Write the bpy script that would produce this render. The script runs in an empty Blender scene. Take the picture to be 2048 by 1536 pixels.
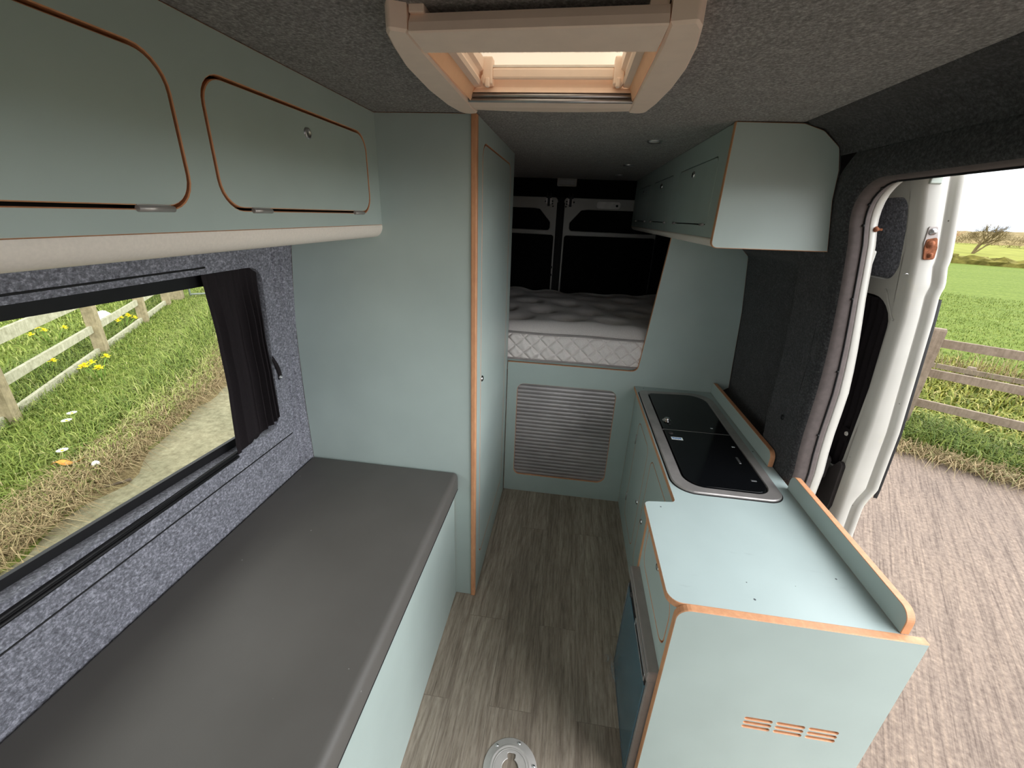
import bpy, bmesh, math, random
import numpy as np
from mathutils import Vector, Matrix
from mathutils.geometry import tessellate_polygon

random.seed(7)
rng = np.random.default_rng(7)
scene = bpy.context.scene
COL = scene.collection

# ------------------------------------------------------------------ materials
def srgb(r, g, b):
    f = lambda c: (c / 255 / 12.92) if c / 255 <= 0.04045 else ((c / 255 + 0.055) / 1.055) ** 2.4
    return (f(r), f(g), f(b), 1.0)

class NT:
    """small node-tree helper"""
    def __init__(self, name):
        self.m = bpy.data.materials.new(name)
        self.m.use_nodes = True
        self.t = self.m.node_tree
        self.n = self.t.nodes
        self.b = self.n['Principled BSDF']
        self.out = self.n['Material Output']
    def add(self, typ, **kw):
        nd = self.n.new(typ)
        for k, v in kw.items():
            if k in nd.inputs:
                nd.inputs[k].default_value = v
            else:
                setattr(nd, k, v)
        return nd
    def link(self, a, b):
        self.t.links.new(a, b)
    def coords(self, scale=(1, 1, 1), rot=(0, 0, 0)):
        tc = self.add('ShaderNodeTexCoord')
        mp = self.add('ShaderNodeMapping')
        mp.inputs['Scale'].default_value = scale
        mp.inputs['Rotation'].default_value = rot
        self.link(tc.outputs['Object'], mp.inputs['Vector'])
        return mp.outputs['Vector']
    def noise(self, vec, scale, detail=3, rough=0.55):
        nd = self.add('ShaderNodeTexNoise')
        nd.inputs['Scale'].default_value = scale
        nd.inputs['Detail'].default_value = detail
        nd.inputs['Roughness'].default_value = rough
        self.link(vec, nd.inputs['Vector'])
        return nd.outputs['Fac']
    def ramp(self, fac, stops):
        nd = self.add('ShaderNodeValToRGB')
        cr = nd.color_ramp
        while len(cr.elements) < len(stops):
            cr.elements.new(0.5)
        for e, (p, c) in zip(cr.elements, stops):
            e.position = p
            e.color = c
        self.link(fac, nd.inputs['Fac'])
        return nd.outputs['Color']
    def mix(self, fac, a, b, mode='MIX'):
        nd = self.add('ShaderNodeMix', data_type='RGBA', blend_type=mode)
        for sock, val in ((nd.inputs[0], fac), (nd.inputs[6], a), (nd.inputs[7], b)):
            if isinstance(val, (int, float, tuple)):
                sock.default_value = val
            else:
                self.link(val, sock)
        return nd.outputs[2]
    def bump(self, h, strength=0.3, dist=0.002):
        nd = self.add('ShaderNodeBump')
        nd.inputs['Strength'].default_value = strength
        nd.inputs['Distance'].default_value = dist
        self.link(h, nd.inputs['Height'])
        self.link(nd.outputs['Normal'], self.b.inputs['Normal'])
    def base(self, c):
        if isinstance(c, tuple):
            self.b.inputs['Base Color'].default_value = c
        else:
            self.link(c, self.b.inputs['Base Color'])
    def set(self, rough=0.5, metal=0.0, spec=0.5):
        self.b.inputs['Roughness'].default_value = rough
        self.b.inputs['Metallic'].default_value = metal
        self.b.inputs['Specular IOR Level'].default_value = spec

def plain(name, c, rough=0.5, metal=0.0, spec=0.5, var=0.06, scale=30):
    k = NT(name)
    v = k.coords()
    f = k.noise(v, scale, 3)
    d = tuple(x * (1 - var) for x in c[:3]) + (1,)
    l = tuple(min(1, x * (1 + var)) for x in c[:3]) + (1,)
    k.base(k.ramp(f, [(0.35, d), (0.65, l)]))
    k.set(rough, metal, spec)
    return k.m

M = {}
# sage laminate
def make_laminate(name, c, specks=False):
    k = NT(name)
    v = k.coords()
    f = k.noise(v, 6, 2)
    col = k.ramp(f, [(0.3, tuple(x * 0.97 for x in c[:3]) + (1,)), (0.7, tuple(x * 1.03 for x in c[:3]) + (1,))])
    if specks:
        vo = k.add('ShaderNodeTexVoronoi')
        vo.inputs['Scale'].default_value = 22
        k.link(v, vo.inputs['Vector'])
        n2 = k.noise(v, 5.0, 2)
        mt = k.add('ShaderNodeMath', operation='LESS_THAN')
        k.link(vo.outputs['Distance'], mt.inputs[0]); mt.inputs[1].default_value = 0.075
        m2 = k.add('ShaderNodeMath', operation='GREATER_THAN')
        k.link(n2, m2.inputs[0]); m2.inputs[1].default_value = 0.50
        m3 = k.add('ShaderNodeMath', operation='MULTIPLY')
        k.link(mt.outputs[0], m3.inputs[0]); k.link(m2.outputs[0], m3.inputs[1])
        col = k.mix(m3.outputs[0], col, srgb(70, 76, 78))
        # dry smears
        n3 = k.noise(k.coords((3, 14, 1), (0, 0, 0.6)), 2.2, 4)
        sm = k.ramp(n3, [(0.66, (0, 0, 0, 1)), (0.74, (0.35, 0.35, 0.35, 1))])
        col = k.mix(sm, col, srgb(150, 160, 160))
    k.base(col)
    k.set(0.42, 0, 0.45)
    fb = k.noise(v, 900, 1)
    k.bump(fb, 0.05, 0.0004)
    return k.m
SAGE = srgb(172, 186, 181)
M['sage'] = make_laminate('sage_laminate', SAGE)
M['sage_top'] = make_laminate('sage_worktop', srgb(172, 187, 185), True)

def make_wood_edge():
    k = NT('plywood_edge')
    v = k.coords((40, 40, 14))
    f = k.noise(v, 2, 4)
    k.base(k.ramp(f, [(0.3, srgb(198, 140, 100)), (0.55, srgb(208, 150, 108)), (0.8, srgb(217, 163, 120))]))
    k.set(0.5)
    return k.m
M['wood'] = make_wood_edge()

def make_felt(name, lo, mid, hi, s=170, bumpd=0.003):
    k = NT(name)
    v = k.coords()
    f = k.noise(v, s, 4, 0.7)
    f2 = k.noise(v, s * 0.12, 3, 0.6)
    f3 = k.noise(k.coords((1, 0.7, 1), (0.3, 0.2, 0.7)), s * 0.9, 3, 0.7)
    a = k.add('ShaderNodeMath', operation='ADD'); k.link(f, a.inputs[0]); k.link(f3, a.inputs[1])
    b = k.add('ShaderNodeMath', operation='MULTIPLY_ADD'); k.link(f2, b.inputs[0]); b.inputs[1].default_value = 0.25; k.link(a.outputs[0], b.inputs[2])
    c = k.add('ShaderNodeMath', operation='MULTIPLY'); k.link(b.outputs[0], c.inputs[0]); c.inputs[1].default_value = 1 / 2.25
    k.base(k.ramp(c.outputs[0], [(0.38, lo), (0.5, mid), (0.62, hi)]))
    k.set(0.95, 0, 0.1)
    k.b.inputs['Sheen Weight'].default_value = 0.15
    k.bump(c.outputs[0], 0.5, bumpd)
    return k.m
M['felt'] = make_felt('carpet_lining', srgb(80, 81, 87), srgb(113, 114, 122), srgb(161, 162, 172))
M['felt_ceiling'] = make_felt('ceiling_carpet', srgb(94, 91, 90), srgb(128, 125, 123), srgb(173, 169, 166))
M['felt_shaded'] = make_felt('shaded_carpet_lining', srgb(40, 40, 41), srgb(58, 58, 59), srgb(82, 81, 82))  # same carpet made darker: shade of the right wall put into the colour
M['felt_black'] = make_felt('black_carpet_lining', srgb(10, 10, 11), srgb(15, 15, 16), srgb(24, 24, 26))

def make_floor():
    k = NT('wood_floor')
    v = k.coords()
    # planks run along Y: rotate so that the brick rows run along Y
    vr = k.coords((1, 1, 1), (0, 0, math.pi / 2))
    br = k.add('ShaderNodeTexBrick')
    br.offset = 0.37
    br.inputs['Color1'].default_value = (0, 0, 0, 1)
    br.inputs['Color2'].default_value = (1, 1, 1, 1)
    br.inputs['Mortar'].default_value = (0.5, 0.5, 0.5, 1)
    br.inputs['Scale'].default_value = 1
    br.inputs['Mortar Size'].default_value = 0.0012
    br.inputs['Brick Width'].default_value = 0.92
    br.inputs['Row Height'].default_value = 0.150
    k.link(vr, br.inputs['Vector'])
    # per-plank offset of the grain
    comb = k.add('ShaderNodeVectorMath', operation='MULTIPLY_ADD')
    k.link(br.outputs['Color'], comb.inputs[0]); comb.inputs[1].default_value = (3.1, 5.7, 0.0)
    k.link(v, comb.inputs[2])
    def mapped(sc):
        mp = k.add('ShaderNodeMapping'); mp.inputs['Scale'].default_value = sc
        k.link(comb.outputs[0], mp.inputs['Vector']); return mp.outputs['Vector']
    g1 = k.noise(mapped((130, 9, 1)), 1.0, 6, 0.75)
    g2 = k.noise(mapped((16, 1.6, 1)), 1.0, 5, 0.6)
    wv = k.add('ShaderNodeTexWave', bands_direction='X')
    wv.inputs['Scale'].default_value = 2.4; wv.inputs['Distortion'].default_value = 11.0
    wv.inputs['Detail'].default_value = 3; wv.inputs['Detail Scale'].default_value = 0.7
    k.link(mapped((3.2, 0.75, 1)), wv.inputs['Vector'])
    base = k.ramp(g2, [(0.25, srgb(134, 122, 110)), (0.5, srgb(160, 148, 134)), (0.75, srgb(184, 172, 157))])
    fine = k.ramp(g1, [(0.32, (0.52, 0.5, 0.48, 1)), (0.58, (1.07, 1.07, 1.07, 1))])
    c = k.mix(1.0, base, fine, 'MULTIPLY')
    rings = k.ramp(wv.outputs['Fac'], [(0.0, (0.66, 0.62, 0.58, 1)), (0.18, (1, 1, 1, 1)), (1.0, (1.04, 1.03, 1.0, 1))])
    c = k.mix(0.5, c, rings, 'MULTIPLY')
    tone = k.ramp(br.outputs['Color'], [(0.0, (0.9, 0.88, 0.86, 1)), (1.0, (1.1, 1.1, 1.1, 1))])
    c = k.mix(0.6, c, tone, 'MULTIPLY')
    sm = k.add('ShaderNodeMath', operation='MULTIPLY'); k.link(br.outputs['Fac'], sm.inputs[0]); sm.inputs[1].default_value = 0.35
    c = k.mix(sm.outputs[0], c, srgb(84, 74, 66))
    k.base(c)
    k.set(0.5, 0, 0.35)
    k.bump(g1, 0.12, 0.001)
    return k.m
M['floor'] = make_floor()

def make_vinyl():
    k = NT('charcoal_vinyl')
    v = k.coords()
    f = k.noise(v, 4, 3)
    c = k.ramp(f, [(0.3, srgb(89, 86, 82)), (0.7, srgb(96, 93, 89))])
    vo = k.add('ShaderNodeTexVoronoi'); vo.inputs['Scale'].default_value = 11
    k.link(v, vo.inputs['Vector'])
    mt = k.add('ShaderNodeMath', operation='LESS_THAN'); k.link(vo.outputs['Distance'], mt.inputs[0]); mt.inputs[1].default_value = 0.02
    c = k.mix(mt.outputs[0], c, srgb(150, 148, 146))
    k.base(c)
    k.set(0.55, 0, 0.4)
    k.bump(k.noise(v, 700, 2), 0.12, 0.0006)
    return k.m
M['vinyl'] = make_vinyl()
M['cream'] = plain('cream_plastic', srgb(246, 224, 206), 0.45, 0, 0.4, 0.02)
M['peach'] = plain('peach_blind', srgb(220, 178, 146), 0.6, 0, 0.3, 0.03)
M['silver'] = plain('silver_metal', srgb(190, 190, 192), 0.38, 1.0, 0.5, 0.05)
M['silver_paint'] = plain('silver_painted_plastic', srgb(150, 142, 138), 0.4, 0.3, 0.5, 0.05)
M['plate_grey'] = plain('pressed_steel', srgb(206, 201, 196), 0.42, 0.25, 0.5, 0.04)
M['chrome'] = plain('chrome', srgb(215, 215, 215), 0.15, 1.0)
M['steel_dark'] = plain('worn_steel', srgb(168, 163, 160), 0.38, 0.55, 0.5, 0.1, 14)
M['black_glass'] = plain('black_glass', srgb(12, 13, 15), 0.12, 0, 0.25, 0.02)
M['black'] = plain('black_plastic', srgb(22, 22, 24), 0.5, 0, 0.3, 0.1)
M['rubber'] = plain('black_rubber', srgb(26, 25, 26), 0.7, 0, 0.3, 0.1)
M['grey_trim'] = plain('grey_trim', srgb(92, 84, 82), 0.8, 0, 0.2, 0.08, 60)
M['curtain'] = plain('black_curtain_cloth', srgb(33, 29, 31), 0.9, 0, 0.15, 0.08, 200)
M['valance'] = plain('grey_beige_valance', srgb(232, 223, 212), 0.5, 0, 0.35, 0.03, 200)
M['white_plastic'] = plain('white_plastic', srgb(225, 222, 216), 0.4)
M['interior_dark'] = plain('cabinet_inside', srgb(30, 26, 22), 0.9, 0, 0.1)
M['brush'] = plain('brush_fringe', srgb(236, 214, 190), 0.9, 0, 0.1)
M['film_blue'] = plain('blue_film_panel', srgb(62, 96, 110), 0.18, 0, 0.5, 0.05, 9)
M['darkgrey'] = plain('dark_grey_trim', srgb(48, 44, 44), 0.55, 0, 0.3, 0.1)
M['rust'] = plain('rust', srgb(136, 86, 62), 0.9, 0, 0.1, 0.35, 90)
M['lens'] = plain('lamp_lens', srgb(150, 150, 148), 0.3, 0, 0.5, 0.05)

def make_white_paint():
    k = NT('white_van_paint')
    v = k.coords()
    f = k.noise(v, 5, 3)
    c = k.ramp(f, [(0.3, srgb(172, 170, 163)), (0.7, srgb(184, 182, 175))])
    vo = k.add('ShaderNodeTexVoronoi'); vo.inputs['Scale'].default_value = 24
    k.link(v, vo.inputs['Vector'])
    mt = k.add('ShaderNodeMath', operation='LESS_THAN'); k.link(vo.outputs['Distance'], mt.inputs[0]); mt.inputs[1].default_value = 0.05
    n2 = k.noise(v, 7, 2)
    m2 = k.add('ShaderNodeMath', operation='GREATER_THAN'); k.link(n2, m2.inputs[0]); m2.inputs[1].default_value = 0.56
    m3 = k.add('ShaderNodeMath', operation='MULTIPLY'); k.link(mt.outputs[0], m3.inputs[0]); k.link(m2.outputs[0], m3.inputs[1])
    c = k.mix(m3.outputs[0], c, srgb(96, 88, 78))
    n4 = k.noise(v, 16, 5, 0.7)
    moss = k.ramp(n4, [(0.60, (0, 0, 0, 1)), (0.74, (0.4, 0.4, 0.4, 1))])
    c = k.mix(moss, c, srgb(190, 186, 160))
    k.base(c)
    k.set(0.35, 0, 0.5)
    return k.m
M['white_paint'] = make_white_paint()
M['white_clean'] = plain('white_door_paint', srgb(167, 165, 158), 0.4, 0, 0.4, 0.03, 8)

def make_mattress():
    k = NT('mattress_fabric')
    v = k.coords()
    f = k.noise(v, 400, 2)
    k.base(k.ramp(f, [(0.35, srgb(216, 209, 205)), (0.65, srgb(236, 230, 226))]))
    k.set(0.9, 0, 0.1)
    k.b.inputs['Sheen Weight'].default_value = 0.2
    k.bump(f, 0.2, 0.001)
    return k.m
M['mattress'] = make_mattress()
M['piping'] = plain('grey_piping', srgb(150, 144, 142), 0.8, 0, 0.2)

def make_tambour():
    k = NT('ribbed_tambour_metal')
    v = k.coords()
    f = k.noise(v, 3, 3)
    k.base(k.ramp(f, [(0.3, srgb(150, 146, 146)), (0.7, srgb(188, 183, 183))]))
    k.set(0.4, 0.55, 0.5)
    return k.m
M['tambour'] = make_tambour()

def make_glass():
    k = NT('window_glass')
    tr = k.add('ShaderNodeBsdfTransparent'); tr.inputs['Color'].default_value = (0.95, 0.97, 0.92, 1)
    gl = k.add('ShaderNodeBsdfGlossy'); gl.inputs['Roughness'].default_value = 0.02
    fr = k.add('ShaderNodeFresnel'); fr.inputs['IOR'].default_value = 1.06
    mx = k.add('ShaderNodeMixShader')
    k.link(fr.outputs[0], mx.inputs[0]); k.link(tr.outputs[0], mx.inputs[1]); k.link(gl.outputs[0], mx.inputs[2])
    k.link(mx.outputs[0], k.out.inputs['Surface'])
    return k.m
M['glass'] = make_glass()

def make_dome():
    k = NT('translucent_roof_dome')
    tl = k.add('ShaderNodeBsdfTranslucent'); tl.inputs['Color'].default_value = (.42, .35, .26, 1)
    df = k.add('ShaderNodeBsdfDiffuse'); df.inputs['Color'].default_value = srgb(238, 222, 200)
    mx = k.add('ShaderNodeMixShader'); mx.inputs[0].default_value = 0.3
    k.link(tl.outputs[0], mx.inputs[1]); k.link(df.outputs[0], mx.inputs[2])
    k.link(mx.outputs[0], k.out.inputs['Surface'])
    return k.m
M['dome'] = make_dome()

def make_concrete():
    k = NT('brushed_concrete')
    ang = math.radians(60)
    v = k.coords((1, 1, 1), (0, 0, -ang))      # local x runs along the broom lines
    def sc(s):
        mp = k.add('ShaderNodeMapping'); mp.inputs['Scale'].default_value = s
        k.link(v, mp.inputs['Vector']); return mp.outputs['Vector']
    lines = k.noise(sc((3.0, 85, 1)), 1.0, 4, 0.6)
    band = k.noise(sc((0.5, 13, 1)), 1.0, 4, 0.65)
    blot = k.noise(v, 38.0, 5, 0.7)
    big = k.noise(v, 0.7, 3)
    c = k.ramp(blot, [(0.3, srgb(106, 93, 84)), (0.5, srgb(127, 113, 103)), (0.72, srgb(150, 135, 121))])
    l = k.ramp(lines, [(0.34, (0.56, 0.54, 0.54, 1)), (0.5, (0.98, 0.98, 0.98, 1)), (0.66, (1.2, 1.18, 1.13, 1))])
    c = k.mix(0.8, c, l, 'MULTIPLY')
    bb = k.ramp(band, [(0.35, (0.86, 0.85, 0.85, 1)), (0.6, (1.06, 1.05, 1.04, 1))])
    c = k.mix(0.7, c, bb, 'MULTIPLY')
    bg = k.ramp(big, [(0.35, (0.9, 0.9, 0.9, 1)), (0.65, (1.07, 1.06, 1.03, 1))])
    c = k.mix(0.8, c, bg, 'MULTIPLY')
    k.base(c)
    k.set(0.9, 0, 0.2)
    k.bump(lines, 0.35, 0.003)
    return k.m
M['concrete'] = make_concrete()
def make_track():
    k = NT('worn_concrete_track')
    v = k.coords()
    f = k.noise(v, 14, 6, 0.75); g = k.noise(v, 2.2, 4)
    c = k.ramp(f, [(0.3, srgb(103, 97, 77)), (0.52, srgb(129, 124, 101)), (0.75, srgb(155, 150, 125))])
    d = k.ramp(g, [(0.35, (0.85, 0.86, 0.82, 1)), (0.65, (1.1, 1.08, 1.04, 1))])
    k.base(k.mix(0.8, c, d, 'MULTIPLY')); k.set(0.9, 0, 0.15); k.bump(f, 0.5, 0.01)
    return k.m
M['track'] = make_track()

def make_verge():
    k = NT('turf_soil')
    v = k.coords()
    f = k.noise(v, 6, 5, 0.7)
    f2 = k.noise(v, 1.1, 3)
    c = k.ramp(f, [(0.3, srgb(63, 73, 30)), (0.55, srgb(94, 108, 42)), (0.75, srgb(127, 124, 73))])
    k.base(c); k.set(0.95, 0, 0.1)
    k.bump(f, 0.8, 0.03)
    return k.m
M['turf'] = make_verge()
def make_straw_ground():
    k = NT('dry_straw_ground')
    v = k.coords()
    f = k.noise(v, 40, 5, 0.75)
    k.base(k.ramp(f, [(0.3, srgb(84, 71, 49)), (0.5, srgb(115, 101, 71)), (0.72, srgb(148, 134, 99))]))
    k.set(0.95, 0, 0.1); k.bump(f, 0.8, 0.02)
    return k.m
M['straw_ground'] = make_straw_ground()

def make_field():
    k = NT('crop_field')
    v = k.coords((1, 1, 1), (0, 0, math.radians(36)))
    def sc(s):
        mp = k.add('ShaderNodeMapping'); mp.inputs['Scale'].default_value = s
        k.link(v, mp.inputs['Vector']); return mp.outputs['Vector']
    rows = k.noise(sc((0.25, 3.2, 1)), 1.0, 4, 0.6)
    tex = k.noise(v, 7, 5, 0.75)
    c = k.ramp(tex, [(0.3, srgb(73, 89, 33)), (0.5, srgb(99, 115, 47)), (0.72, srgb(124, 134, 70))])
    r = k.ramp(rows, [(0.35, (0.78, 0.82, 0.72, 1)), (0.6, (1.08, 1.06, 1.02, 1))])
    k.base(k.mix(0.8, c, r, 'MULTIPLY')); k.set(0.95, 0, 0.1)
    k.bump(tex, 0.7, 0.05)
    return k.m
M['field'] = make_field()

def make_weathered(name, lo, hi):
    k = NT(name)
    v = k.coords()
    f = k.noise(k.coords((14, 14, 14)), 1.0, 6, 0.7)
    g = k.noise(k.coords((60, 60, 5)), 1.0, 4, 0.6)
    c = k.ramp(f, [(0.3, lo), (0.7, hi)])
    d = k.ramp(g, [(0.3, (0.75, 0.73, 0.7, 1)), (0.6, (1.05, 1.05, 1.05, 1))])
    k.base(k.mix(0.7, c, d, 'MULTIPLY')); k.set(0.9, 0, 0.15)
    k.bump(g, 0.5, 0.004)
    return k.m
M['rail_wood'] = make_weathered('weathered_rail', srgb(121, 107, 93), srgb(151, 137, 121))
M['post_wood'] = make_weathered('weathered_post', srgb(116, 106, 83), srgb(155, 143, 114))
M['rail_grey'] = make_weathered('lichen_rail', srgb(132, 130, 107), srgb(172, 169, 148))
M['galv'] = plain('galvanised_steel', srgb(160, 168, 160), 0.5, 0.5)
M['bark'] = plain('bark', srgb(113, 99, 69), 0.95, 0, 0.1, 0.2, 8)
M['bark_red'] = plain('reddish_bark', srgb(160, 112, 82), 0.95, 0, 0.1, 0.2, 8)
M['hedge'] = plain('hedge_leaf', srgb(104, 98, 48), 0.95, 0, 0.1, 0.35, 2.2)
M['hill'] = plain('distant_scrub', srgb(128, 113, 77), 1.0, 0, 0.05, 0.28, 0.5)
M['far_pasture'] = plain('far_pasture', srgb(130, 132, 63), 1.0, 0, 0.05, 0.15, 0.6)
M['petal_white'] = plain('white_petal', srgb(235, 235, 226), 0.8, 0, 0.2)
M['petal_yellow'] = plain('yellow_petal', srgb(226, 204, 44), 0.8, 0, 0.2)
M['stem_green'] = plain('green_stem', srgb(110, 140, 60), 0.8, 0, 0.2)
M['leaf_orange'] = plain('orange_leaf', srgb(206, 140, 66), 0.8, 0, 0.2, 0.2, 60)
M['twig'] = plain('grey_twig', srgb(92, 82, 70), 0.9, 0, 0.1)
M['clock'] = plain('dandelion_fluff', srgb(232, 230, 222), 0.95, 0, 0.1, 0.08, 100)
M['white_stone'] = plain('white_bag', srgb(228, 228, 230), 0.7, 0, 0.2, 0.08, 12)
M['sticker'] = plain('white_sticker', srgb(226, 232, 232), 0.5, 0, 0.3, 0.02)
M['sticker_blue'] = plain('blue_print', srgb(60, 120, 190), 0.5, 0, 0.3)

def make_grass_mat(name, stops):
    k = NT(name)
    at = k.add('ShaderNodeAttribute', attribute_name='tone')
    k.base(k.ramp(at.outputs['Fac'], stops)); k.set(0.7, 0, 0.2)
    return k.m
M['grass'] = make_grass_mat('grass_blades', [(0.0, srgb(55, 74, 32)), (0.3, srgb(86, 106, 42)), (0.65, srgb(125, 136, 63)), (0.9, srgb(158, 158, 99)), (1.0, srgb(172, 157, 118))])
M['weeds'] = make_grass_mat('weed_blades', [(0.0, srgb(74, 86, 30)), (0.4, srgb(114, 121, 46)), (0.75, srgb(148, 143, 67)), (1.0, srgb(172, 157, 104))])
M['straw'] = make_grass_mat('dry_straw', [(0.0, srgb(92, 74, 49)), (0.4, srgb(128, 109, 76)), (0.8, srgb(164, 146, 109)), (1.0, srgb(95, 102, 51))])

# ------------------------------------------------------------------ mesh builder
class MB:
    def __init__(self):
        self.v = []; self.f = []; self.mi = []; self.sm = []
    def add(self, vs, fs, mi=0, smooth=False):
        o = len(self.v)
        self.v += [tuple(p) for p in vs]
        for f in fs:
            self.f.append(tuple(i + o for i in f)); self.mi.append(mi); self.sm.append(smooth)
        return self
    def box(self, a, b, mi=0):
        x0, y0, z0 = a; x1, y1, z1 = b
        vs = [(x0, y0, z0), (x1, y0, z0), (x1, y1, z0), (x0, y1, z0), (x0, y0, z1), (x1, y0, z1), (x1, y1, z1), (x0, y1, z1)]
        return self.add(vs, [(0, 3, 2, 1), (4, 5, 6, 7), (0, 1, 5, 4), (1, 2, 6, 5), (2, 3, 7, 6), (3, 0, 4, 7)], mi)
    def grid(self, rows, mi=0, smooth=True, close_u=False, close_v=False):
        n = len(rows); m = len(rows[0])
        vs = [p for r in rows for p in r]
        fs = []
        for i in range(n if close_u else n - 1):
            for j in range(m if close_v else m - 1):
                a = i * m + j; b = i * m + (j + 1) % m
                c = ((i + 1) % n) * m + (j + 1) % m; d = ((i + 1) % n) * m + j
                fs.append((a, b, c, d))
        return self.add(vs, fs, mi, smooth)
    def tube(self, pts, r, n=10, mi=0, caps=True, smooth=True):
        pts = [Vector(p) for p in pts]
        rows = []
        up = Vector((0, 0, 1))
        for i, p in enumerate(pts):
            t = (pts[min(i + 1, len(pts) - 1)] - pts[max(i - 1, 0)]).normalized()
            s = t.cross(up)
            if s.length < 1e-4: s = t.cross(Vector((1, 0, 0)))
            s.normalize(); q = s.cross(t).normalized()
            rr = r[i] if isinstance(r, (list, tuple)) else r
            rows.append([p + (s * math.cos(2 * math.pi * k / n) + q * math.sin(2 * math.pi * k / n)) * rr for k in range(n)])
        o = len(self.v)
        self.grid(rows, mi, smooth, close_v=True)
        if caps:
            self.f.append(tuple(range(o, o + n))); self.mi.append(mi); self.sm.append(False)
            e = o + n * (len(pts) - 1)
            self.f.append(tuple(range(e, e + n))[::-1]); self.mi.append(mi); self.sm.append(False)
        return self
    def lathe(self, c, axis, prof, n=28, mi=0, smooth=True):
        """prof: (radius, height) list, revolved about axis through c"""
        c = Vector(c); a = Vector(axis).normalized()
        s = a.cross(Vector((0, 0, 1)))
        if s.length < 1e-4: s = Vector((1, 0, 0))
        s.normalize(); q = a.cross(s)
        rows = [[c + a * h + (s * math.cos(2 * math.pi * k / n) + q * math.sin(2 * math.pi * k / n)) * r for k in range(n)] for r, h in prof]
        return self.grid(rows, mi, smooth, close_v=True)
    def build(self, name, mat, parent=None, bevel=0.0, seg=2, at=None):
        me = bpy.data.meshes.new(name)
        off = Vector((0, 0, 0))
        if parent is not None:
            p = parent
            while p is not None:
                off += Vector(p.location); p = p.parent
        elif at is not None:
            off = Vector(at)
        me.from_pydata([(x - off.x, y - off.y, z - off.z) for x, y, z in self.v], [], self.f)
        mats = mat if isinstance(mat, (list, tuple)) else [mat]
        for m in mats: me.materials.append(M[m])
        for p, i, s in zip(me.polygons, self.mi, self.sm):
            p.material_index = i; p.use_smooth = s
        bm = bmesh.new(); bm.from_mesh(me)
        bmesh.ops.recalc_face_normals(bm, faces=bm.faces)
        bm.to_mesh(me); bm.free()
        me.update()
        o = bpy.data.objects.new(name, me)
        COL.objects.link(o)
        if parent is not None: o.parent = parent
        elif at is not None: o.location = at
        if bevel > 0:
            md = o.modifiers.new('bevel', 'BEVEL'); md.width = bevel; md.segments = seg
            md.limit_method = 'ANGLE'; md.angle_limit = math.radians(50); md.harden_normals = False
        return o

def rr(u0, v0, u1, v1, r, n=7):
    """rounded rectangle, counter-clockwise; r a number or four (bl, br, tr, tl)"""
    if isinstance(r, (int, float)): r = (r,) * 4
    out = []
    for (cx, cy, a0, q) in ((u0 + r[0], v0 + r[0], 180, r[0]), (u1 - r[1], v0 + r[1], 270, r[1]), (u1 - r[2], v1 - r[2], 0, r[2]), (u0 + r[3], v1 - r[3], 90, r[3])):
        if q <= 1e-6:
            out.append((cx, cy)); continue
        for i in range(n + 1):
            a = math.radians(a0 + 90 * i / n)
            out.append((cx + q * math.cos(a), cy + q * math.sin(a)))
    return out

def round_poly(pts, rad, n=6):
    """round the corners of a polygon; rad: one number per corner"""
    out = []; N = len(pts)
    for i in range(N):
        p = Vector((*pts[i], 0)); a = Vector((*pts[i - 1], 0)); b = Vector((*pts[(i + 1) % N], 0))
        r = rad[i] if isinstance(rad, (list, tuple)) else rad
        if r <= 1e-6:
            out.append((p.x, p.y)); continue
        da = (a - p).normalized(); db = (b - p).normalized()
        ang = da.angle(db); d = r / math.tan(ang / 2)
        d = min(d, 0.49 * min((a - p).length, (b - p).length)); r2 = d * math.tan(ang / 2)
        c = p + (da + db).normalized() * (r2 / math.sin(ang / 2))
        s = p + da * d - c; e = p + db * d - c
        a0 = math.atan2(s.y, s.x); a1 = math.atan2(e.y, e.x)
        while a1 - a0 > math.pi: a1 -= 2 * math.pi
        while a1 - a0 < -math.pi: a1 += 2 * math.pi
        for k in range(n + 1):
            t = a0 + (a1 - a0) * k / n
            out.append((c.x + r2 * math.cos(t), c.y + r2 * math.sin(t)))
    return out

def area(p): return sum(p[i - 1][0] * p[i][1] - p[i][0] * p[i - 1][1] for i in range(len(p))) / 2
def offset(p, d):
    """move a ccw loop inwards by d (outwards for negative d)"""
    out = []; n = len(p)
    for i in range(n):
        a = Vector(p[i - 1]); b = Vector(p[i]); c = Vector(p[(i + 1) % n])
        e1 = (b - a); e2 = (c - b)
        if e1.length < 1e-7: e1 = e2
        if e2.length < 1e-7: e2 = e1
        n1 = Vector((-e1.y, e1.x)).normalized(); n2 = Vector((-e2.y, e2.x)).normalized()
        m = n1 + n2
        k = m.length_squared / 2
        m = n1 if k < 1e-4 else m / max(k, 0.35)
        out.append((b.x + m.x * d, b.y + m.y * d))
    return out

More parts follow.
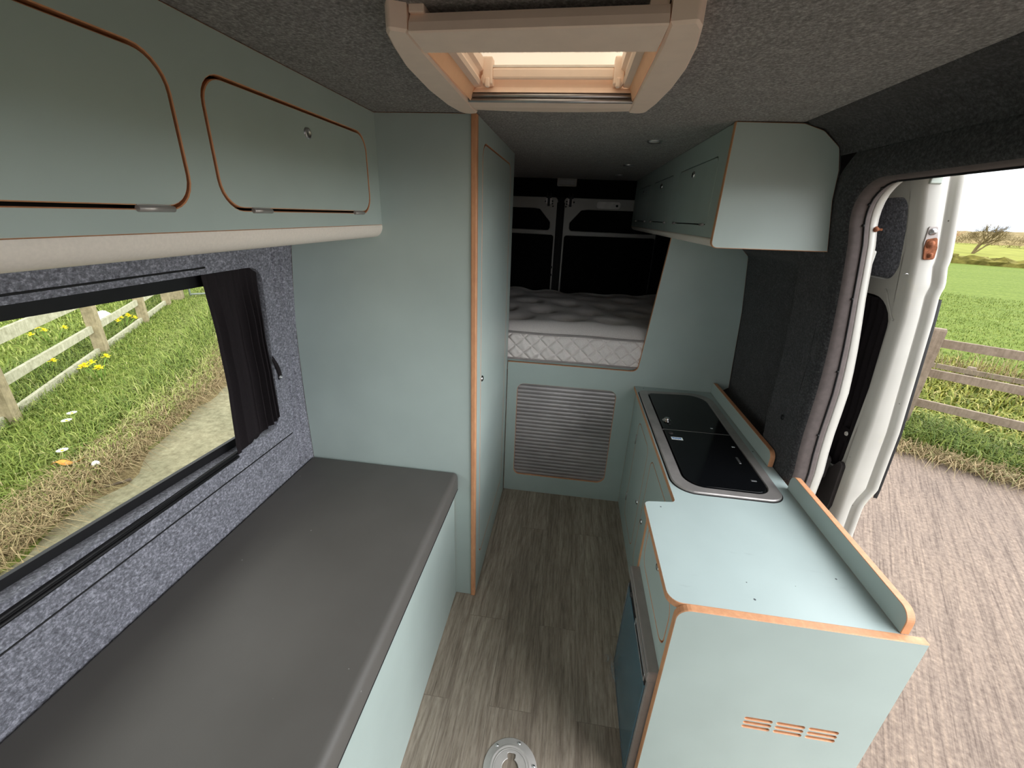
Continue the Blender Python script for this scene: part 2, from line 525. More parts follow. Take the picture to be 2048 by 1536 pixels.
def panel(mb, outline, holes, P, thick, mi_face=0, mi_side=1, cham=0.0012, back=True, outer_side=True):
    """flat panel with holes. P(u, v, d): world point, d = depth behind the front face"""
    outline = outline if area(outline) > 0 else outline[::-1]
    holes = [h if area(h) > 0 else h[::-1] for h in holes]
    loops = [outline] + holes
    front = [offset(outline, cham)] + [offset(h, -cham) for h in holes]
    def fill(ls, d, flip):
        tris = tessellate_polygon([[Vector((u, v, 0)) for u, v in l] for l in ls])
        flat = [p for l in ls for p in l]
        mb.add([P(u, v, d) for u, v in flat], [t[::-1] if flip else t for t in tris], mi_face)
    fill(front, 0, False)
    if back: fill(loops, thick, True)
    for k, (f, l) in enumerate(zip(front, loops)):
        if k == 0 and not outer_side: continue
        n = len(l)
        vs = [P(u, v, 0) for u, v in f] + [P(u, v, cham) for u, v in l] + [P(u, v, thick) for u, v in l]
        fs = []
        for i in range(n):
            j = (i + 1) % n
            fs.append((i, j, n + j, n + i)); fs.append((n + i, n + j, 2 * n + j, 2 * n + i))
        mb.add(vs, fs, mi_side)
    return mb

def PX(x, s=1):   # panel facing +x (s=1) or -x (s=-1); u=y v=z
    return lambda u, v, d: (x - s * d, u, v)
def PY(y):        # panel facing -y; u=x v=z
    return lambda u, v, d: (u, y + d, v)
def PZ(z):        # panel facing +z; u=x v=y
    return lambda u, v, d: (u, v, z - d)
def PZd(z):       # panel facing -z
    return lambda u, v, d: (u, v, z + d)

def tag(o, label=None, cat=None, group=None, kind=None):
    if label: o['label'] = label
    if cat: o['category'] = cat
    if group: o['group'] = group
    if kind: o['kind'] = kind
    return o
def thing(name, loc, label, cat, group=None):
    o = bpy.data.objects.new(name, None); COL.objects.link(o)
    o.location = loc; o.empty_display_size = 0.05
    return tag(o, label, cat, group)
def struct(name, label=None, loc=(0, 0, 0)):
    o = bpy.data.objects.new(name, None); COL.objects.link(o)
    o.location = loc; o.empty_display_size = 0.05
    return tag(o, label, None, None, 'structure')
def copy_tree(o, parent=None):
    c = o.copy(); COL.objects.link(c)
    if parent is not None: c.parent = parent
    for ch in list(o.children): copy_tree(ch, c)
    return c

# ------------------------------------------------------------------ dimensions
CEIL = 1.865
YW = 1.366          # wardrobe front
YP = 2.168          # bed partition
YR = 3.50           # rear doors
YF = -0.95          # front end of the lining, open to the cab
def xl(z): return float(np.interp(z, [0, .65, .876, 1.06, 1.2, 1.36, 1.48, 1.70, 1.865], [-.985, -.985, -.984, -.979, -.972, -.956, -.941, -.90, -.80]))
def xr(z): return float(np.interp(z, [0, .5, .81, 1.2, 1.443, 1.535, 1.593, 1.673, 1.75, 1.805, 1.848, 1.862], [.87, .868, .853, .825, .795, .757, .745, .728, .722, .708, .66, .60]))

def xp(z): return float(np.interp(z, [0, .83, .92, 1.15, 1.283, 1.424, 1.547, 1.593, 1.673, 1.75, 1.805, 1.848, 1.862], [.813, .813, .803, .80, .790, .774, .757, .745, .728, .722, .708, .66, .60]))

# ------------------------------------------------------------------ floor
mb = MB(); mb.box((-.99, YF, -.02), (.87, YR + .03, 0))
tag(mb.build('floor', 'floor'), 'grey brown wood plank vinyl floor of the van', kind='structure')

# ------------------------------------------------------------------ ceiling with hatch hole
mb = MB()
hole = rr(-.262, .763, .112, 1.135, .02)
panel(mb, [(-.82, YF), (.60, YF), (.60, YR + .03), (-.82, YR + .03)], [hole], PZd(CEIL), .03, 0, 0, 0)
tag(mb.build('ceiling', 'felt_ceiling'), 'charcoal carpet lined ceiling of the van', kind='structure')

# ------------------------------------------------------------------ left wall
mb = MB()
WH = round_poly([(-.40, .928), (.40, .904), (1.215, .868), (1.213, 1.425), (-.40, 1.425)], [.04, 0, .05, .055, .04])
ZB = .80
def PL(off=0.0):
    def f(u, v, d):
        return (xl(v) + off - d, u, v)
    return f
# middle band with the window opening
outl = [(YF, ZB)] + [(y, ZB) for y in np.linspace(YF + .1, YW + .02, 12)] + [(YW + .02, z) for z in (.876, 1.06, 1.2, 1.36, 1.46)] + [(y, 1.46) for y in np.linspace(YW - .1, YF, 12)]
panel(mb, outl, [WH], PL(), .034, 0, 0, 0.0, back=False, outer_side=False)
zs = [0, .3, .5, .65, ZB]
mb.grid([[(xl(z), y, z) for y in (YF, YW, YR + .03)] for z in zs], 0, True)
zs = [1.46, 1.50, 1.6, 1.7, 1.78, 1.83, CEIL]
mb.grid([[(xl(z), y, z) for y in (YF, YW, YR + .03)] for z in zs], 0, True)
zs = [ZB, 1.06, 1.2, 1.36, 1.46]
mb.grid([[(xl(z), y, z) for y in (YW + .02, YR + .03)] for z in zs], 0, True)
mb.box((-.86, YF, CEIL), (-.78, YR, CEIL + .03))
wl = tag(mb.build('wall_left', 'felt'), 'grey felt lined side wall with the camper window', kind='structure')
mb = MB()
mb.tube([(xl(.808) + .0005, y, .808) for y in np.linspace(YF, 1.262, 20)], .0022, 6)
mb.tube([(xl(1.442) + .0005, y, 1.442) for y in np.linspace(YF, 1.0, 20)], .0025, 6)
mb.build('seam', 'black', wl)
for yc, rad in ((1.283, .013), (1.318, .012)):
    mb = MB()
    z = np.linspace(.662, 1.50, 26)
    mb.tube([(xl(q) - .004, yc + .012 * math.sin((q - .62) * 5), q) for q in z], rad, 12)
    mb.build('padded_ridge', 'felt', wl)

# window in the left wall
w1 = struct('window_1', 'camper side window with black frame, curtain and field view', (-1.0, .4, .9))
mb = MB()
pane = round_poly([(-.36, .945), (.42, .924), (1.17, .898), (1.17, 1.386), (-.36, 1.40)], .03)
outl = [(-.5, .80), (1.30, .80), (1.30, 1.47), (-.5, 1.47)]
panel(mb, outl, [pane], lambda u, v, d: (xl(v) - .034 - d, u, v), .012, 0, 0, .0008)
mb.build('window_frame', 'black', w1)
mb = MB()
mb.add([(xl(v) - .043, u, v) for u, v in offset(pane, -.01)], [tuple(range(len(pane)))])
mb.build('window_pane', 'glass', w1)

# outer body skin keeps daylight out of the cavity
mb = MB()
zs = [-.02, .5, .79]
mb.grid([[(-1.03, YF, z), (-1.03, YR + .03, z)] for z in zs])
mb.grid([[(-1.03 + .0 * z, 1.31, z), (-1.03, YR + .03, z)] for z in (.79, 1.48)])
mb.grid([[(-1.03 if z < 1.5 else -.98, YF, z), (-1.03 if z < 1.5 else -.98, YR + .03, z)] for z in (1.475, 1.6, 1.9)])
mb.build('outer_skin', 'white_clean', wl)

# ------------------------------------------------------------------ right wall (rear quarter), header over the side door, pillar
DO = dict(y0=.03, y1=1.345, ztop=1.713, r=.105)       # door opening
def open_path(n=10):
    p = [(DO['y0'], .0), (DO['y0'], DO['ztop'] - .1)]
    c = (DO['y0'] + .1, DO['ztop'] - .1)
    p = [(DO['y0'], z) for z in np.linspace(0, DO['ztop'] - .1, 8)]
    p += [(c[0] - .1 * math.cos(a), c[1] + .1 * math.sin(a)) for a in np.linspace(.1, math.pi / 2, 6)]
    c = (DO['y1'] - DO['r'], DO['ztop'] - DO['r'])
    p += [(y, DO['ztop']) for y in np.linspace(DO['y0'] + .16, c[0] - .04, 12)]
    p += [(c[0] + DO['r'] * math.sin(a), c[1] + DO['r'] * math.cos(a)) for a in np.linspace(0, math.pi / 2, n)]
    p += [(DO['y1'], z) for z in np.linspace(c[1] - .05, 0.0, 22)]
    return p
OP = open_path()
def normals(p):
    out = []
    for i in range(len(p)):
        a = Vector(p[max(i - 1, 0)]); b = Vector(p[min(i + 1, len(p) - 1)])
        t = (b - a).normalized()
        out.append(Vector((-t.y, t.x)))
    return out
ON = normals(OP)
def kz(z): return float(np.interp(z, [1.1, 1.43], [1.28, 1.0]))
def frame_ring(spec):
    """spec: list of (dx from the felt face, distance outward)"""
    rows = []
    for dx, ds in spec:
        row = []
        for (y, z), n in zip(OP, ON):
            yy, zz = y + n.x * ds, z + n.y * ds
            zx = min(zz, 1.72)
            row.append((xp(zx) + dx * kz(zx), yy, zz))
        rows.append(row)
    return rows
mb = MB()
# side wall behind the door opening, pillar band then the sunken panel
zsr = [0, .3, .5, .65, .81, 1.0, 1.2, 1.36, 1.443, 1.50, 1.535, 1.593, 1.673, 1.72, 1.75, 1.78, 1.805, 1.83, 1.848, 1.862, CEIL + .004]
def xq(z, y):
    q = max(0, min(1, (y - 1.585) / .03))
    return xp(z) * (1 - q) + q * (xr(z) + .028 * max(0, min(1, (1.50 - z) / .03)))
zq = sorted(set(zsr + list(np.linspace(1.46, 1.51, 6))))
ysr = [DO['y1'] + .075, 1.45, 1.55, 1.585, 1.592, 1.60, 1.608, 1.615, 1.7, 2.0, YP + .02, YR + .03]
for ya, yb in ((0, 4), (3, 8), (7, 12)):
    mb.grid([[(xq(z, y), y, z) for y in ysr[ya:yb]] for z in zq], smooth=(ya != 3))
# header over the opening up to the ceiling
ysh = list(np.linspace(YF, DO['y1'] + .075, 24))
zh = [1.785, 1.80, 1.82, 1.835, 1.848, 1.858, CEIL + .004]
mb.grid([[(xp(z), y, z) for y in ysh] for z in zh])
# front part of the wall
mb.grid([[(xp(z), y, z) for y in (YF, -.1, DO['y0'] - .072)] for z in zsr if z <= 1.80])
# rounded felt wrap round the opening
ring = [(0.0, .0755), (0, .05), (.001, .034), (.003, .02), (.006, .012), (.011, .006)]
mb.grid(frame_ring(ring))
mb.grid(frame_ring([(0.0, .0755), (.003, .078), (.003, .12)]))
wr = tag(mb.build('wall_right', 'felt_shaded'), 'carpet lined side wall and header with shade painted in, round the sliding door opening', kind='structure')
mb = MB(); mb.lathe((xp(.96) + .001, 1.475, .96), (-1, 0, 0), [(.0, .004), (.008, .004), (.010, 0)], 14)
mb.build('trim_clip', 'black', wr)
mb = MB()
mb.grid([[(x, y, z) for y in (DO['y1'] + .15, YR + .03)] for x, z in ((.905, 0), (.905, 1.2), (.885, 1.45), (.85, 1.65), (.84, 1.9), (.5, 1.9))])
mb.grid([[(x, y, z) for y in (YF, DO['y1'] + .16)] for x, z in ((.93, 1.735), (.905, 1.80), (.88, 1.9), (.5, 1.9))])
mb.grid([[(x, y, z) for y in (YF, DO['y0'] - .05)] for x, z in ((.985, 0), (.985, 1.2), (.93, 1.74))])
mb.build('outer_skin', 'white_clean', wr)
# reveal strip and seal
mb = MB()
mb.grid(frame_ring([(.010, .007), (.014, .003), (.022, .0), (.054, -.0005), (.0585, .003), (.060, .012)]))
tag(mb.build('trim_1', 'grey_trim'), 'grey inner trim strip along the sliding door opening', kind='structure')
mb = MB()
mb.grid(frame_ring([(.043 + .0022 * math.cos(a), -.0015 + .003 * math.sin(a)) for a in np.linspace(0, 2 * math.pi, 9)]))
for i in range(20, len(OP) - 2, 3):
    (y, z), n = OP[i], ON[i]
    mb.lathe((xp(min(z, 1.72)) + .0405 * kz(z), y - .002, z), (0, -1, 0), [(0, .004), (.003, .003), (.004, 0)], 8)
tag(mb.build('trim_2', 'rubber'), 'black rubber seal line round the sliding door opening', kind='structure')
# white body jamb beyond the seal
mb = MB()
rows = []
for dx, ds in ((.060, .014), (.0615, .006), (.064, .0045), (.078, .008), (.094, .013), (.099, .018), (.100, .03), (.099, .16)):
    row = []
    for (y, z), n in zip(OP, ON):
        row.append((xp(min(z, 1.72)) + (dx - (.010 if dx > .08 else 0)) * kz(z), y + n.x * ds, z + n.y * ds))
    rows.append(row)
mb.grid(rows)
jamb = tag(mb.build('trim_3', 'white_paint'), 'white painted door jamb of the van body', kind='structure')
mb = MB(); mb.lathe((.822, 1.362, 1.60), (0, -1, 0), [(0, .016), (.006, .015), (.008, .006), (.012, 0)], 14)
mb.box((.822, 1.350, 1.597), (.838, 1.360, 1.603))
mb.build('hinge_bolt', 'rust', jamb)
mb = MB()
mb.box((.836, 1.362, 1.455), (.853, 1.385, 1.545)); mb.box((.820, 1.354, 1.535), (.834, 1.372, 1.546))
mb.build('jamb_bracket', 'white_paint', jamb, .006)

# ------------------------------------------------------------------ rear wall and rear doors
mb = MB()
mb.box((-.99, YR - .005, 1.735), (.75, YR + .05, CEIL + .02))
mb.box((-.99, YR + .04, 0), (.90, YR + .07, CEIL + .02))
mb.box((.62, YR - .03, .3), (.88, YR + .04, 1.735))
mb.box((-.99, YR - .03, .3), (-.86, YR + .04, 1.735))
tag(mb.build('wall_rear', 'felt_black'), 'black carpet lined frame above and beside the rear doors', kind='structure')

def rear_door(name, label, x0, x1, split_right):
    d = struct(name, label, ((x0 + x1) / 2, YR, .3))
    s = 1 if split_right else -1
    xs = x1 if split_right else x0          # edge at the centre split
    def X(a): return xs - s * a             # a = distance from the split
    W = abs(x1 - x0)
    up = round_poly([(X(.052), 1.500), (X(.052), 1.557), (X(.135), 1.650), (X(.182), 1.656), (X(W - .05), 1.658), (X(W - .05), 1.498)], [.022, .022, .02, .02, .02, .02])
    lo = round_poly([(X(.018), .36), (X(.018), 1.464), (X(W - .04), 1.470), (X(W - .04), .36)], [.02, .02, .012, .02])
    mb = MB()
    outl = round_poly([(x0, .31), (x1, .31), (x1, 1.737), (x0, 1.737)], [0, 0, .03 if split_right else 0, 0 if split_right else .03])
    panel(mb, outl, [up, lo], PY(YR), .035, 0, 0, .004)
    mb.build('frame', 'white_clean', d)
    mb = MB(); mb.box((x0 + .01, YR + .025, .32), (x1 - .01, YR + .04, 1.72))
    mb.build('lining', 'felt_black', d)
    # lock post at the top of the door
    lx = X(.070 if split_right else .047)
    mb = MB(); mb.box((lx - .022, YR - .006, 1.688), (lx + .022, YR + .002, 1.734))
    mb.build('latch_plate', 'white_plastic', d, .003)
    mb = MB()
    mb.box((lx - .009, YR - .022, 1.672), (lx + .009, YR - .004, 1.745))
    mb.box((lx - .018, YR - .026, 1.738), (lx - .010, YR - .010, 1.765)); mb.box((lx + .010, YR - .026, 1.738), (lx + .018, YR - .010, 1.765))
    mb.box((lx - .020, YR - .020, 1.728), (lx + .020, YR - .008, 1.742))
    mb.build('latch', 'black', d, .002)
    for bx, bz in ((-.026, 1.705), (.028, 1.708), (.028, 1.690), (.033, 1.672)):
        mb = MB(); mb.lathe((lx + bx * (1 if split_right else -1), YR, bz), (0, -1, 0), [(0, .006), (.005, .005), (.006, 0)], 10)
        mb.build('bolt', 'black', d)
    mb = MB(); mb.box((X(-.004), YR - .004, .36), (X(.006), YR + .03, 1.70))
    mb.build('seal', 'rubber', d, .003)
    return d
dl = rear_door('door_1', 'white framed rear door on the left, window lined black', -.88, -.140, True)
dr = rear_door('door_2', 'white framed rear door on the right, a reflection built as a pale plate by its top', -.092, .66, False)
for bz in (1.21, 1.15):
    mb = MB(); mb.box((-.166, YR - .012, bz), (-.150, YR + .004, bz + .016)); mb.build('pin', 'black', dl, .003)
mb = MB(); panel(mb, rr(.155, 1.668, .330, 1.716, .018), [], PY(YR - .004), .005, 0, 0, .001); mb.build('plate', 'white_plastic', dr)  # raised pale plate stands in for a light reflection on the door
mb = MB(); mb.lathe((.305, YR - .004, 1.69), (0, -1, 0), [(0, .006), (.007, .005), (.009, 0)], 12); mb.build('plug', 'black', dr)
mb = MB(); mb.box((-.136, YR + .01, .31), (-.096, YR + .04, 1.74)); mb.box((-.120, YR - .002, .31), (-.112, YR + .01, 1.74))
tag(mb.build('trim_4', 'rubber'), 'black seal in the gap between the rear doors', kind='structure')

t = thing('courtesy_light', (-.085, YR, 1.835), 'small rectangular lamp above the gap between the rear doors', 'lamp')
mb = MB(); panel(mb, rr(-.155, 1.812, -.010, 1.868, .008), [rr(-.142, 1.822, -.023, 1.858, .004)], PY(YR - .03), .024, 0, 0, .002); mb.build('bezel', 'white_clean', t)
mb = MB(); panel(mb, rr(-.143, 1.821, -.022, 1.859, .004), [], PY(YR - .022), .014, 0, 0, .002); mb.build('lens', 'lens', t)

# added unseen front wall, cuts the daylight coming in from the cab end
mb = MB()
panel(mb, [(-1.03, -.02), (.93, -.02), (.93, 1.90), (-1.03, 1.90)], [rr(-.88, 1.16, .74, 1.80, .08)], PY(YF - .03), .03, 0, 0, 0)
tag(mb.build('daylight_block_front', 'felt_shaded'), 'added unseen front wall limiting daylight, with an opening to the cab', kind='structure')

# ------------------------------------------------------------------ roof hatch
t = thing('roof_hatch', (-.075, .92, CEIL), 'cream plastic roof hatch with roller blind set in the carpeted ceiling', 'roof hatch')
ZH = 1.832
# side members: bulging outer edge in plan, flat underside
sideL = [(-.2560, .7000), (-.2800, .6890), (-.2905, .7080), (-.3020, .7620), (-.3165, .8500), (-.3240, .9900), (-.3200, 1.1150), (-.3080, 1.1900), (-.2900, 1.2120), (-.2650, 1.2000), (-.2635, 1.1000), (-.2585, .7720)]
sideR = [(.0985, .6850), (.1320, .6790), (.1420, .7000), (.1530, .7700), (.1610, .8700), (.1610, .9850), (.1540, 1.0900), (.1430, 1.1700), (.1280, 1.1850), (.1020, 1.1770), (.1020, 1.1000), (.1015, .7680)]
for pl in (sideL, sideR):
    mb = MB(); panel(mb, round_poly(pl, [0, .006, .012, .05, .08, .12, .12, .05, .02, .004, .1, 0], 5), [], PZd(ZH), CEIL - ZH + .001, 0, 0, .0035)
    mb.build('side_frame', 'cream', t)
# near member: two-faced bar with a finger gap above it
def bar(x0, x1, ztop):
    mb = MB(); rows = []
    for x in np.linspace(x0, x1, 9):
        y0 = .699 - .016 * (x + .2545) / .352
        rows.append([(x, y0 + .012, ztop), (x, y0 + .003, ZH + .012), (x, y0, ZH + .001), (x, y0 + .002, ZH - .001), (x, .7695, ZH - .003), (x, .7700, ZH + .004), (x, .7700, ztop)])
    mb.grid(rows, smooth=False, close_v=True); mb.add(rows[0], [tuple(range(7))]); mb.add(rows[-1], [tuple(range(7))])
    return mb
bar(-.2545, .0970, CEIL - .0085).build('front_frame', 'cream', t)
for xa, xb in ((-.2545, -.232), (.072, .0970)):
    mb = MB(); mb.box((xa, .703, CEIL - .010), (xb, .769, CEIL + .001)); mb.build('frame_foot', 'cream', t, .002)
mb = MB(); rows = []
for i in range(17):
    tt = i / 16; x = -.2630 + .365 * tt; e = abs(tt - .5) * 2
    yo = 1.178 + .016 * (1 - e * e)
    rows.append([(x, yo + .004, CEIL + .001), (x, yo, ZH + .012), (x, yo - .003, ZH + .003), (x, 1.135, ZH), (x, 1.098, ZH + .002), (x, 1.096, CEIL)])
mb.grid(rows, smooth=False); mb.build('rear_frame', 'cream', t)
for zz, yy in ((ZH + .005, 1.091), (ZH + .014, 1.088)):
    mb = MB(); mb.tube([(-.262, yy, zz), (.101, yy, zz)], .0045, 8); mb.build('blind_rail', 'silver', t)
# shaft walls
mb = MB()
Z2 = 1.905
mb.grid([[(x, y, z) for x in (-.27, .115)] for y, z in ((1.082, ZH + .018), (1.094, ZH + .030), (1.100, Z2), (1.13, Z2 + .002))], smooth=False)
mb.build('shaft_lining', 'cream', t)
mb = MB()
mb.add([(-.27, .766, ZH + .01), (.115, .766, ZH + .01), (.115, .766, Z2), (-.27, .766, Z2)], [(0, 1, 2, 3)])
mb.build('shaft_lining', 'cream', t)
for s, x0 in ((-1, -.256), (1, .100)):
    mb = MB()
    mb.add([(x0, .765, ZH + .003), (x0, 1.095, ZH + .003), (x0 - s * .010, 1.095, ZH + .030), (x0 - s * .010, .765, ZH + .030)], [(0, 1, 2, 3)])
    mb.build('blind_cassette', 'peach', t)
    mb = MB()
    xi = x0 - s * .012
    rows = [[(xi - s * a, y, ZH + b) for y in (.766, 1.092)] for a, b in ((-.004, .028), (.010, .030), (.014, .036), (.010, .044), (.012, .052), (.020, .056), (.022, .075))]
    mb.grid(rows, smooth=False); mb.build('side_rail', 'cream', t)
# handle bar assembly of the lid
mb = MB(); mb.box((-.205, 1.070, 1.872), (.055, 1.082, 1.892)); hb = mb.build('handle_bar', 'cream', t, .004)
mb = MB(); mb.box((-.205, 1.074, 1.893), (.055, 1.080, 1.8975)); mb.build('bar_lip', 'white_plastic', hb, .001)
for x in (-.222, .058):
    mb = MB(); mb.box((x - .004, 1.068, 1.862), (x + .018, 1.094, 1.912)); mb.box((x + .002, 1.064, 1.856), (x + .012, 1.076, 1.874))
    mb.build('handle_bracket', 'cream', t, .003)
# translucent lid dome
mb = MB()
rows = []
for i in range(9):
    v = i / 8
    for_y = .73 + .40 * v
    rows.append([(-.275 + .40 * (j / 8), for_y, 1.905 + .055 * (1 - (2 * v - 1) ** 6) * (1 - (2 * j / 8 - 1) ** 6)) for j in range(9)])
mb.grid(rows); mb.build('dome', 'dome', t)
# brush fringe along the near inner edge
mb = MB()
for i in range(330):
    x = -.255 + .352 * i / 329
    h = .003 + .0035 * random.random()
    mb.add([(x - .0007, .7715, ZH - .001), (x + .0007, .7715, ZH - .001), (x + random.uniform(-.001, .001), .7715 + h, ZH - .002)], [(0, 1, 2)])
o = mb.build('brush_fringe', 'brush', t); o['kind'] = 'stuff'

# ------------------------------------------------------------------ ceiling spotlights
spots = [(.260, 1.775, 'ceiling spotlight nearest the roof hatch'), (.254, 2.519, 'middle one of the three ceiling spotlights'), (.262, 3.086, 'ceiling spotlight farthest back near the rear doors')]
t0 = None
for x, y, lb in spots:
    if t0 is None:
        t0 = thing('ceiling_spotlight', (x, y, CEIL), lb, 'spotlight', 'recessed ceiling spotlights')
        mb = MB(); mb.lathe((x, y, CEIL), (0, 0, -1), [(.027, 0), (.027, .004), (.024, .006), (.017, .004)]); mb.build('bezel', 'silver', t0)
        mb = MB(); mb.lathe((x, y, CEIL), (0, 0, -1), [(.0, .005), (.010, .0045), (.017, .004)]); mb.build('lens', 'white_plastic', t0)
    else:
        c = copy_tree(t0); c.location = (x, y, CEIL); c['label'] = lb

# ------------------------------------------------------------------ left overhead cabinet
XL = -.612
t = thing('overhead_cabinet', (XL, .5, 1.55), 'long sage overhead cabinet above the curtained side window', 'cabinet')
Z0, Z1 = 1.554, CEIL - .001
doorsL = [(.082, .659), (.716, 1.293)]
holes = [rr(a, 1.588, b, 1.797, .05) for a, b in doorsL] + [rr(-.55, 1.588, .025, 1.797, .05)]
mb = MB()
panel(mb, [(YF + .05, Z0), (YW - .002, Z0), (YW - .002, Z1), (YF + .05, Z1)], holes, PX(XL), .016, 0, 1, .0014)
mb.build('face_panel', ['sage', 'wood'], t)
mb = MB(); mb.box((XL - .05, YF + .06, Z0 + .01), (XL - .045, YW - .01, Z1)); mb.build('inside', 'interior_dark', t)
for k, (a, b) in enumerate(doorsL):
    mb = MB(); panel(mb, offset(rr(a, 1.588, b, 1.797, .05), .0048), [], PX(XL), .016, 0, 1, .0014)
    d = mb.build('door', ['sage', 'wood'], t)
    ly = 1.004 if k == 1 else .37
    mb = MB(); mb.lathe((XL, ly, 1.752), (1, 0, 0), [(.0, .0025), (.0065, .0025), (.0075, .005), (.011, .004), (.012, 0)], 20); mb.build('push_lock', 'silver', d)
    for h0, h1 in (((.786, .838), (1.185, 1.238)) if k else ((.556, .614), (.13, .188))):
        mb = MB(); mb.tube([(XL + .0025, h0, 1.5885), (XL + .0025, h1, 1.5885)], .0045, 8)
        mb.box((XL - .002, h0 + .002, 1.584), (XL + .0012, h1 - .002, 1.594)); mb.build('hinge', 'steel_dark', d)
# rounded valance and slanted underside
mb = MB()
prof = [(XL, Z0)] + [(XL + .001 - .032 * (1 - math.cos(a)), Z0 - .004 - .034 * math.sin(a)) for a in np.linspace(0, math.pi / 2, 9)] + [(-.729, 1.506), (-.85, 1.491), (xl(1.48) - .002, 1.480)]
mb.grid([[(x, y, z) for y in np.linspace(YF + .05, YW - .002, 3)] for x, z in prof])
mb.build('valance', 'valance', t)

# ------------------------------------------------------------------ wardrobe
t = thing('wardrobe', (-.62, 1.75, 0), 'tall sage wardrobe with wooden front edge beside the bed opening', 'wardrobe')
mb = MB()
outl = [(xl(z) + .001, z) for z in (0.0, .65, .876, 1.06, 1.2, 1.36, 1.48, 1.6, 1.7, 1.8, CEIL - .001)] + [(-.318, CEIL - .001), (-.318, 0)]
panel(mb, outl, [], PY(YW - .004), .018, 0, 1, .0012); mb.build('front_panel', ['sage', 'wood'], t)
mb = MB(); mb.box((-.3195, YW - .010, 0), (-.3005, YW + .012, CEIL - .001)); mb.build('edge_strip', 'wood', t, .004, 3)
mb = MB()
dh = rr(1.445, .15, 2.06, 1.806, .055)
panel(mb, [(YW + .012, 0), (YP, 0), (YP, CEIL - .001), (YW + .012, CEIL - .001)], [dh], PX(-.302), .016, 0, 1, .0012)
mb.build('side_panel', ['sage', 'wood'], t)
mb = MB(); panel(mb, offset(dh, .004), [], PX(-.302), .016, 0, 1, .0012); d = mb.build('door', ['sage', 'wood'], t)
mb = MB(); mb.lathe((-.302, 1.468, 1.012), (1, 0, 0), [(0, .004), (.006, .004), (.008, .006), (.011, .004), (.012, 0)], 20); mb.build('push_lock', 'chrome', d)
mb = MB(); mb.box((-.34, YW + .02, .02), (-.335, YP - .01, CEIL - .01)); mb.build('inside', 'interior_dark', t)
mb = MB(); mb.box((-.97, YP - .012, 0), (-.3025, YP, CEIL - .002)); mb.build('back_panel', 'sage', t)

# ------------------------------------------------------------------ bench
t = thing('bench_base', (-.68, .4, 0), 'pale sage bench box under the charcoal cushion', 'bench')
mb = MB(); panel(mb, [(YF + .05, 0), (YW - .006, 0), (YW - .006, .562), (YF + .05, .562)], [], PX(-.388), .016, 0, 1, .0018)
mb.build('front_panel', ['sage', 'wood'], t)
mb = MB(); mb.box((-.978, YF + .05, .546), (-.404, YW - .006, .562)); mb.build('top_board', 'sage', t)
mb = MB(); mb.box((-.978, YF + .05, 0), (-.404, YF + .066, .546)); mb.build('end_board', 'sage', t)

t = thing('seat_cushion', (-.68, .4, .562), 'long charcoal bench cushion below the side window', 'cushion')
mb = MB()
# rounded slab: cross-section swept along y
cs = rr(-.983, .563, -.3685, .650, (.012, .024, .020, .012), 6)
cs = [(x, z + (.004 * math.sin(math.pi * (x + .983) / .615) if z > .62 else 0)) for x, z in cs]
top_extra = []
rows = []
ysC = list(np.linspace(YF + .08, YW - .022, 8)) + [YW - .012, YW - .008, YW - .006]
for y in ysC:
    q = 0 if y < YW - .02 else (.004 if y < YW - .010 else (.010 if y < YW - .007 else .016))
    rows.append([(x, y, z) for x, z in offset(cs, q)])
mb.grid(rows, close_v=True); mb.add(rows[-1], [tuple(range(len(cs)))]); mb.add(rows[0], [tuple(range(len(cs)))])
mb.build('cover', 'vinyl', t)
mb = MB(); mb.tube([(-.370, y, .578) for y in np.linspace(YF + .1, YW - .02, 12)], .002, 6); mb.build('seam', 'black', t)

# ------------------------------------------------------------------ curtain at the window
t = thing('curtain', (-.95, 1.1, .88), 'black pleated curtain gathered at one end of the side window', 'curtain')
mb = MB()
rows = []
nz = 40; nu = 150
for i in range(nz + 1):
    q = i / nz
    z = 1.438 - .562 * q
    y0 = .998 + .006 * math.sin(q * 5) - .018 * q * q + (.012 * q)
    y1 = 1.206 - .010 * math.sin(q * math.pi) - .01 * q
    wgt = .35 + .65 * min(1, q * 3)
    row = []
    for j in range(nu + 1):
        u = j / nu
        ph = 2 * math.pi * (u ** 1.25) * 7.5 + .5 * math.sin(q * 2.2 + u * 4)
        amp = (.011 + .008 * math.sin(u * 9 + 1)) * wgt * (0.5 + .6 * u)
        x = xl(z) - .016 + .026 * min(1, q * 1.6) + amp * math.sin(ph) * (.5 + .5 * min(1, q * 4))
        y = y0 + (y1 - y0) * u + .004 * math.cos(ph) * wgt
        zz = z
        if i == nz: zz = z + .006 * math.sin(ph * 1.0) + .032 * u
        elif i > nz - 8: zz = z + .032 * u * ((i - nz + 8) / 8)
        row.append((x, y, zz))
    rows.append(row)
mb.grid(rows)
o = mb.build('cloth', 'curtain', t)
sd = o.modifiers.new('thick', 'SOLIDIFY'); sd.thickness = .0022; sd.offset = 0
mb = MB()
rows = []
for i in range(13):
    q = i / 12
    yc = 1.200 + .038 * math.sin(q * 1.5); zc = 1.125 - .085 * q
    w = .011
    dy, dz = math.cos(.7 + .6 * (1 - q)) * w, math.sin(.7 - .4 * q) * w
    x = xl(zc) + .008 + .010 * (1 - q)
    rows.append([(x, yc - dy, zc - dz), (x + .002, yc, zc), (x, yc + dy, zc + dz)])
mb.grid(rows)
o = mb.build('tieback', 'curtain', t)
sd = o.modifiers.new('thick', 'SOLIDIFY'); sd.thickness = .003
mb = MB(); mb.lathe((xl(1.046) + .0115, 1.232, 1.046), (1, 0, 0), [(0, .003), (.003, .003), (.0035, .0045), (.006, .004), (.007, 0)], 16); mb.build('press_stud', 'silver', o)

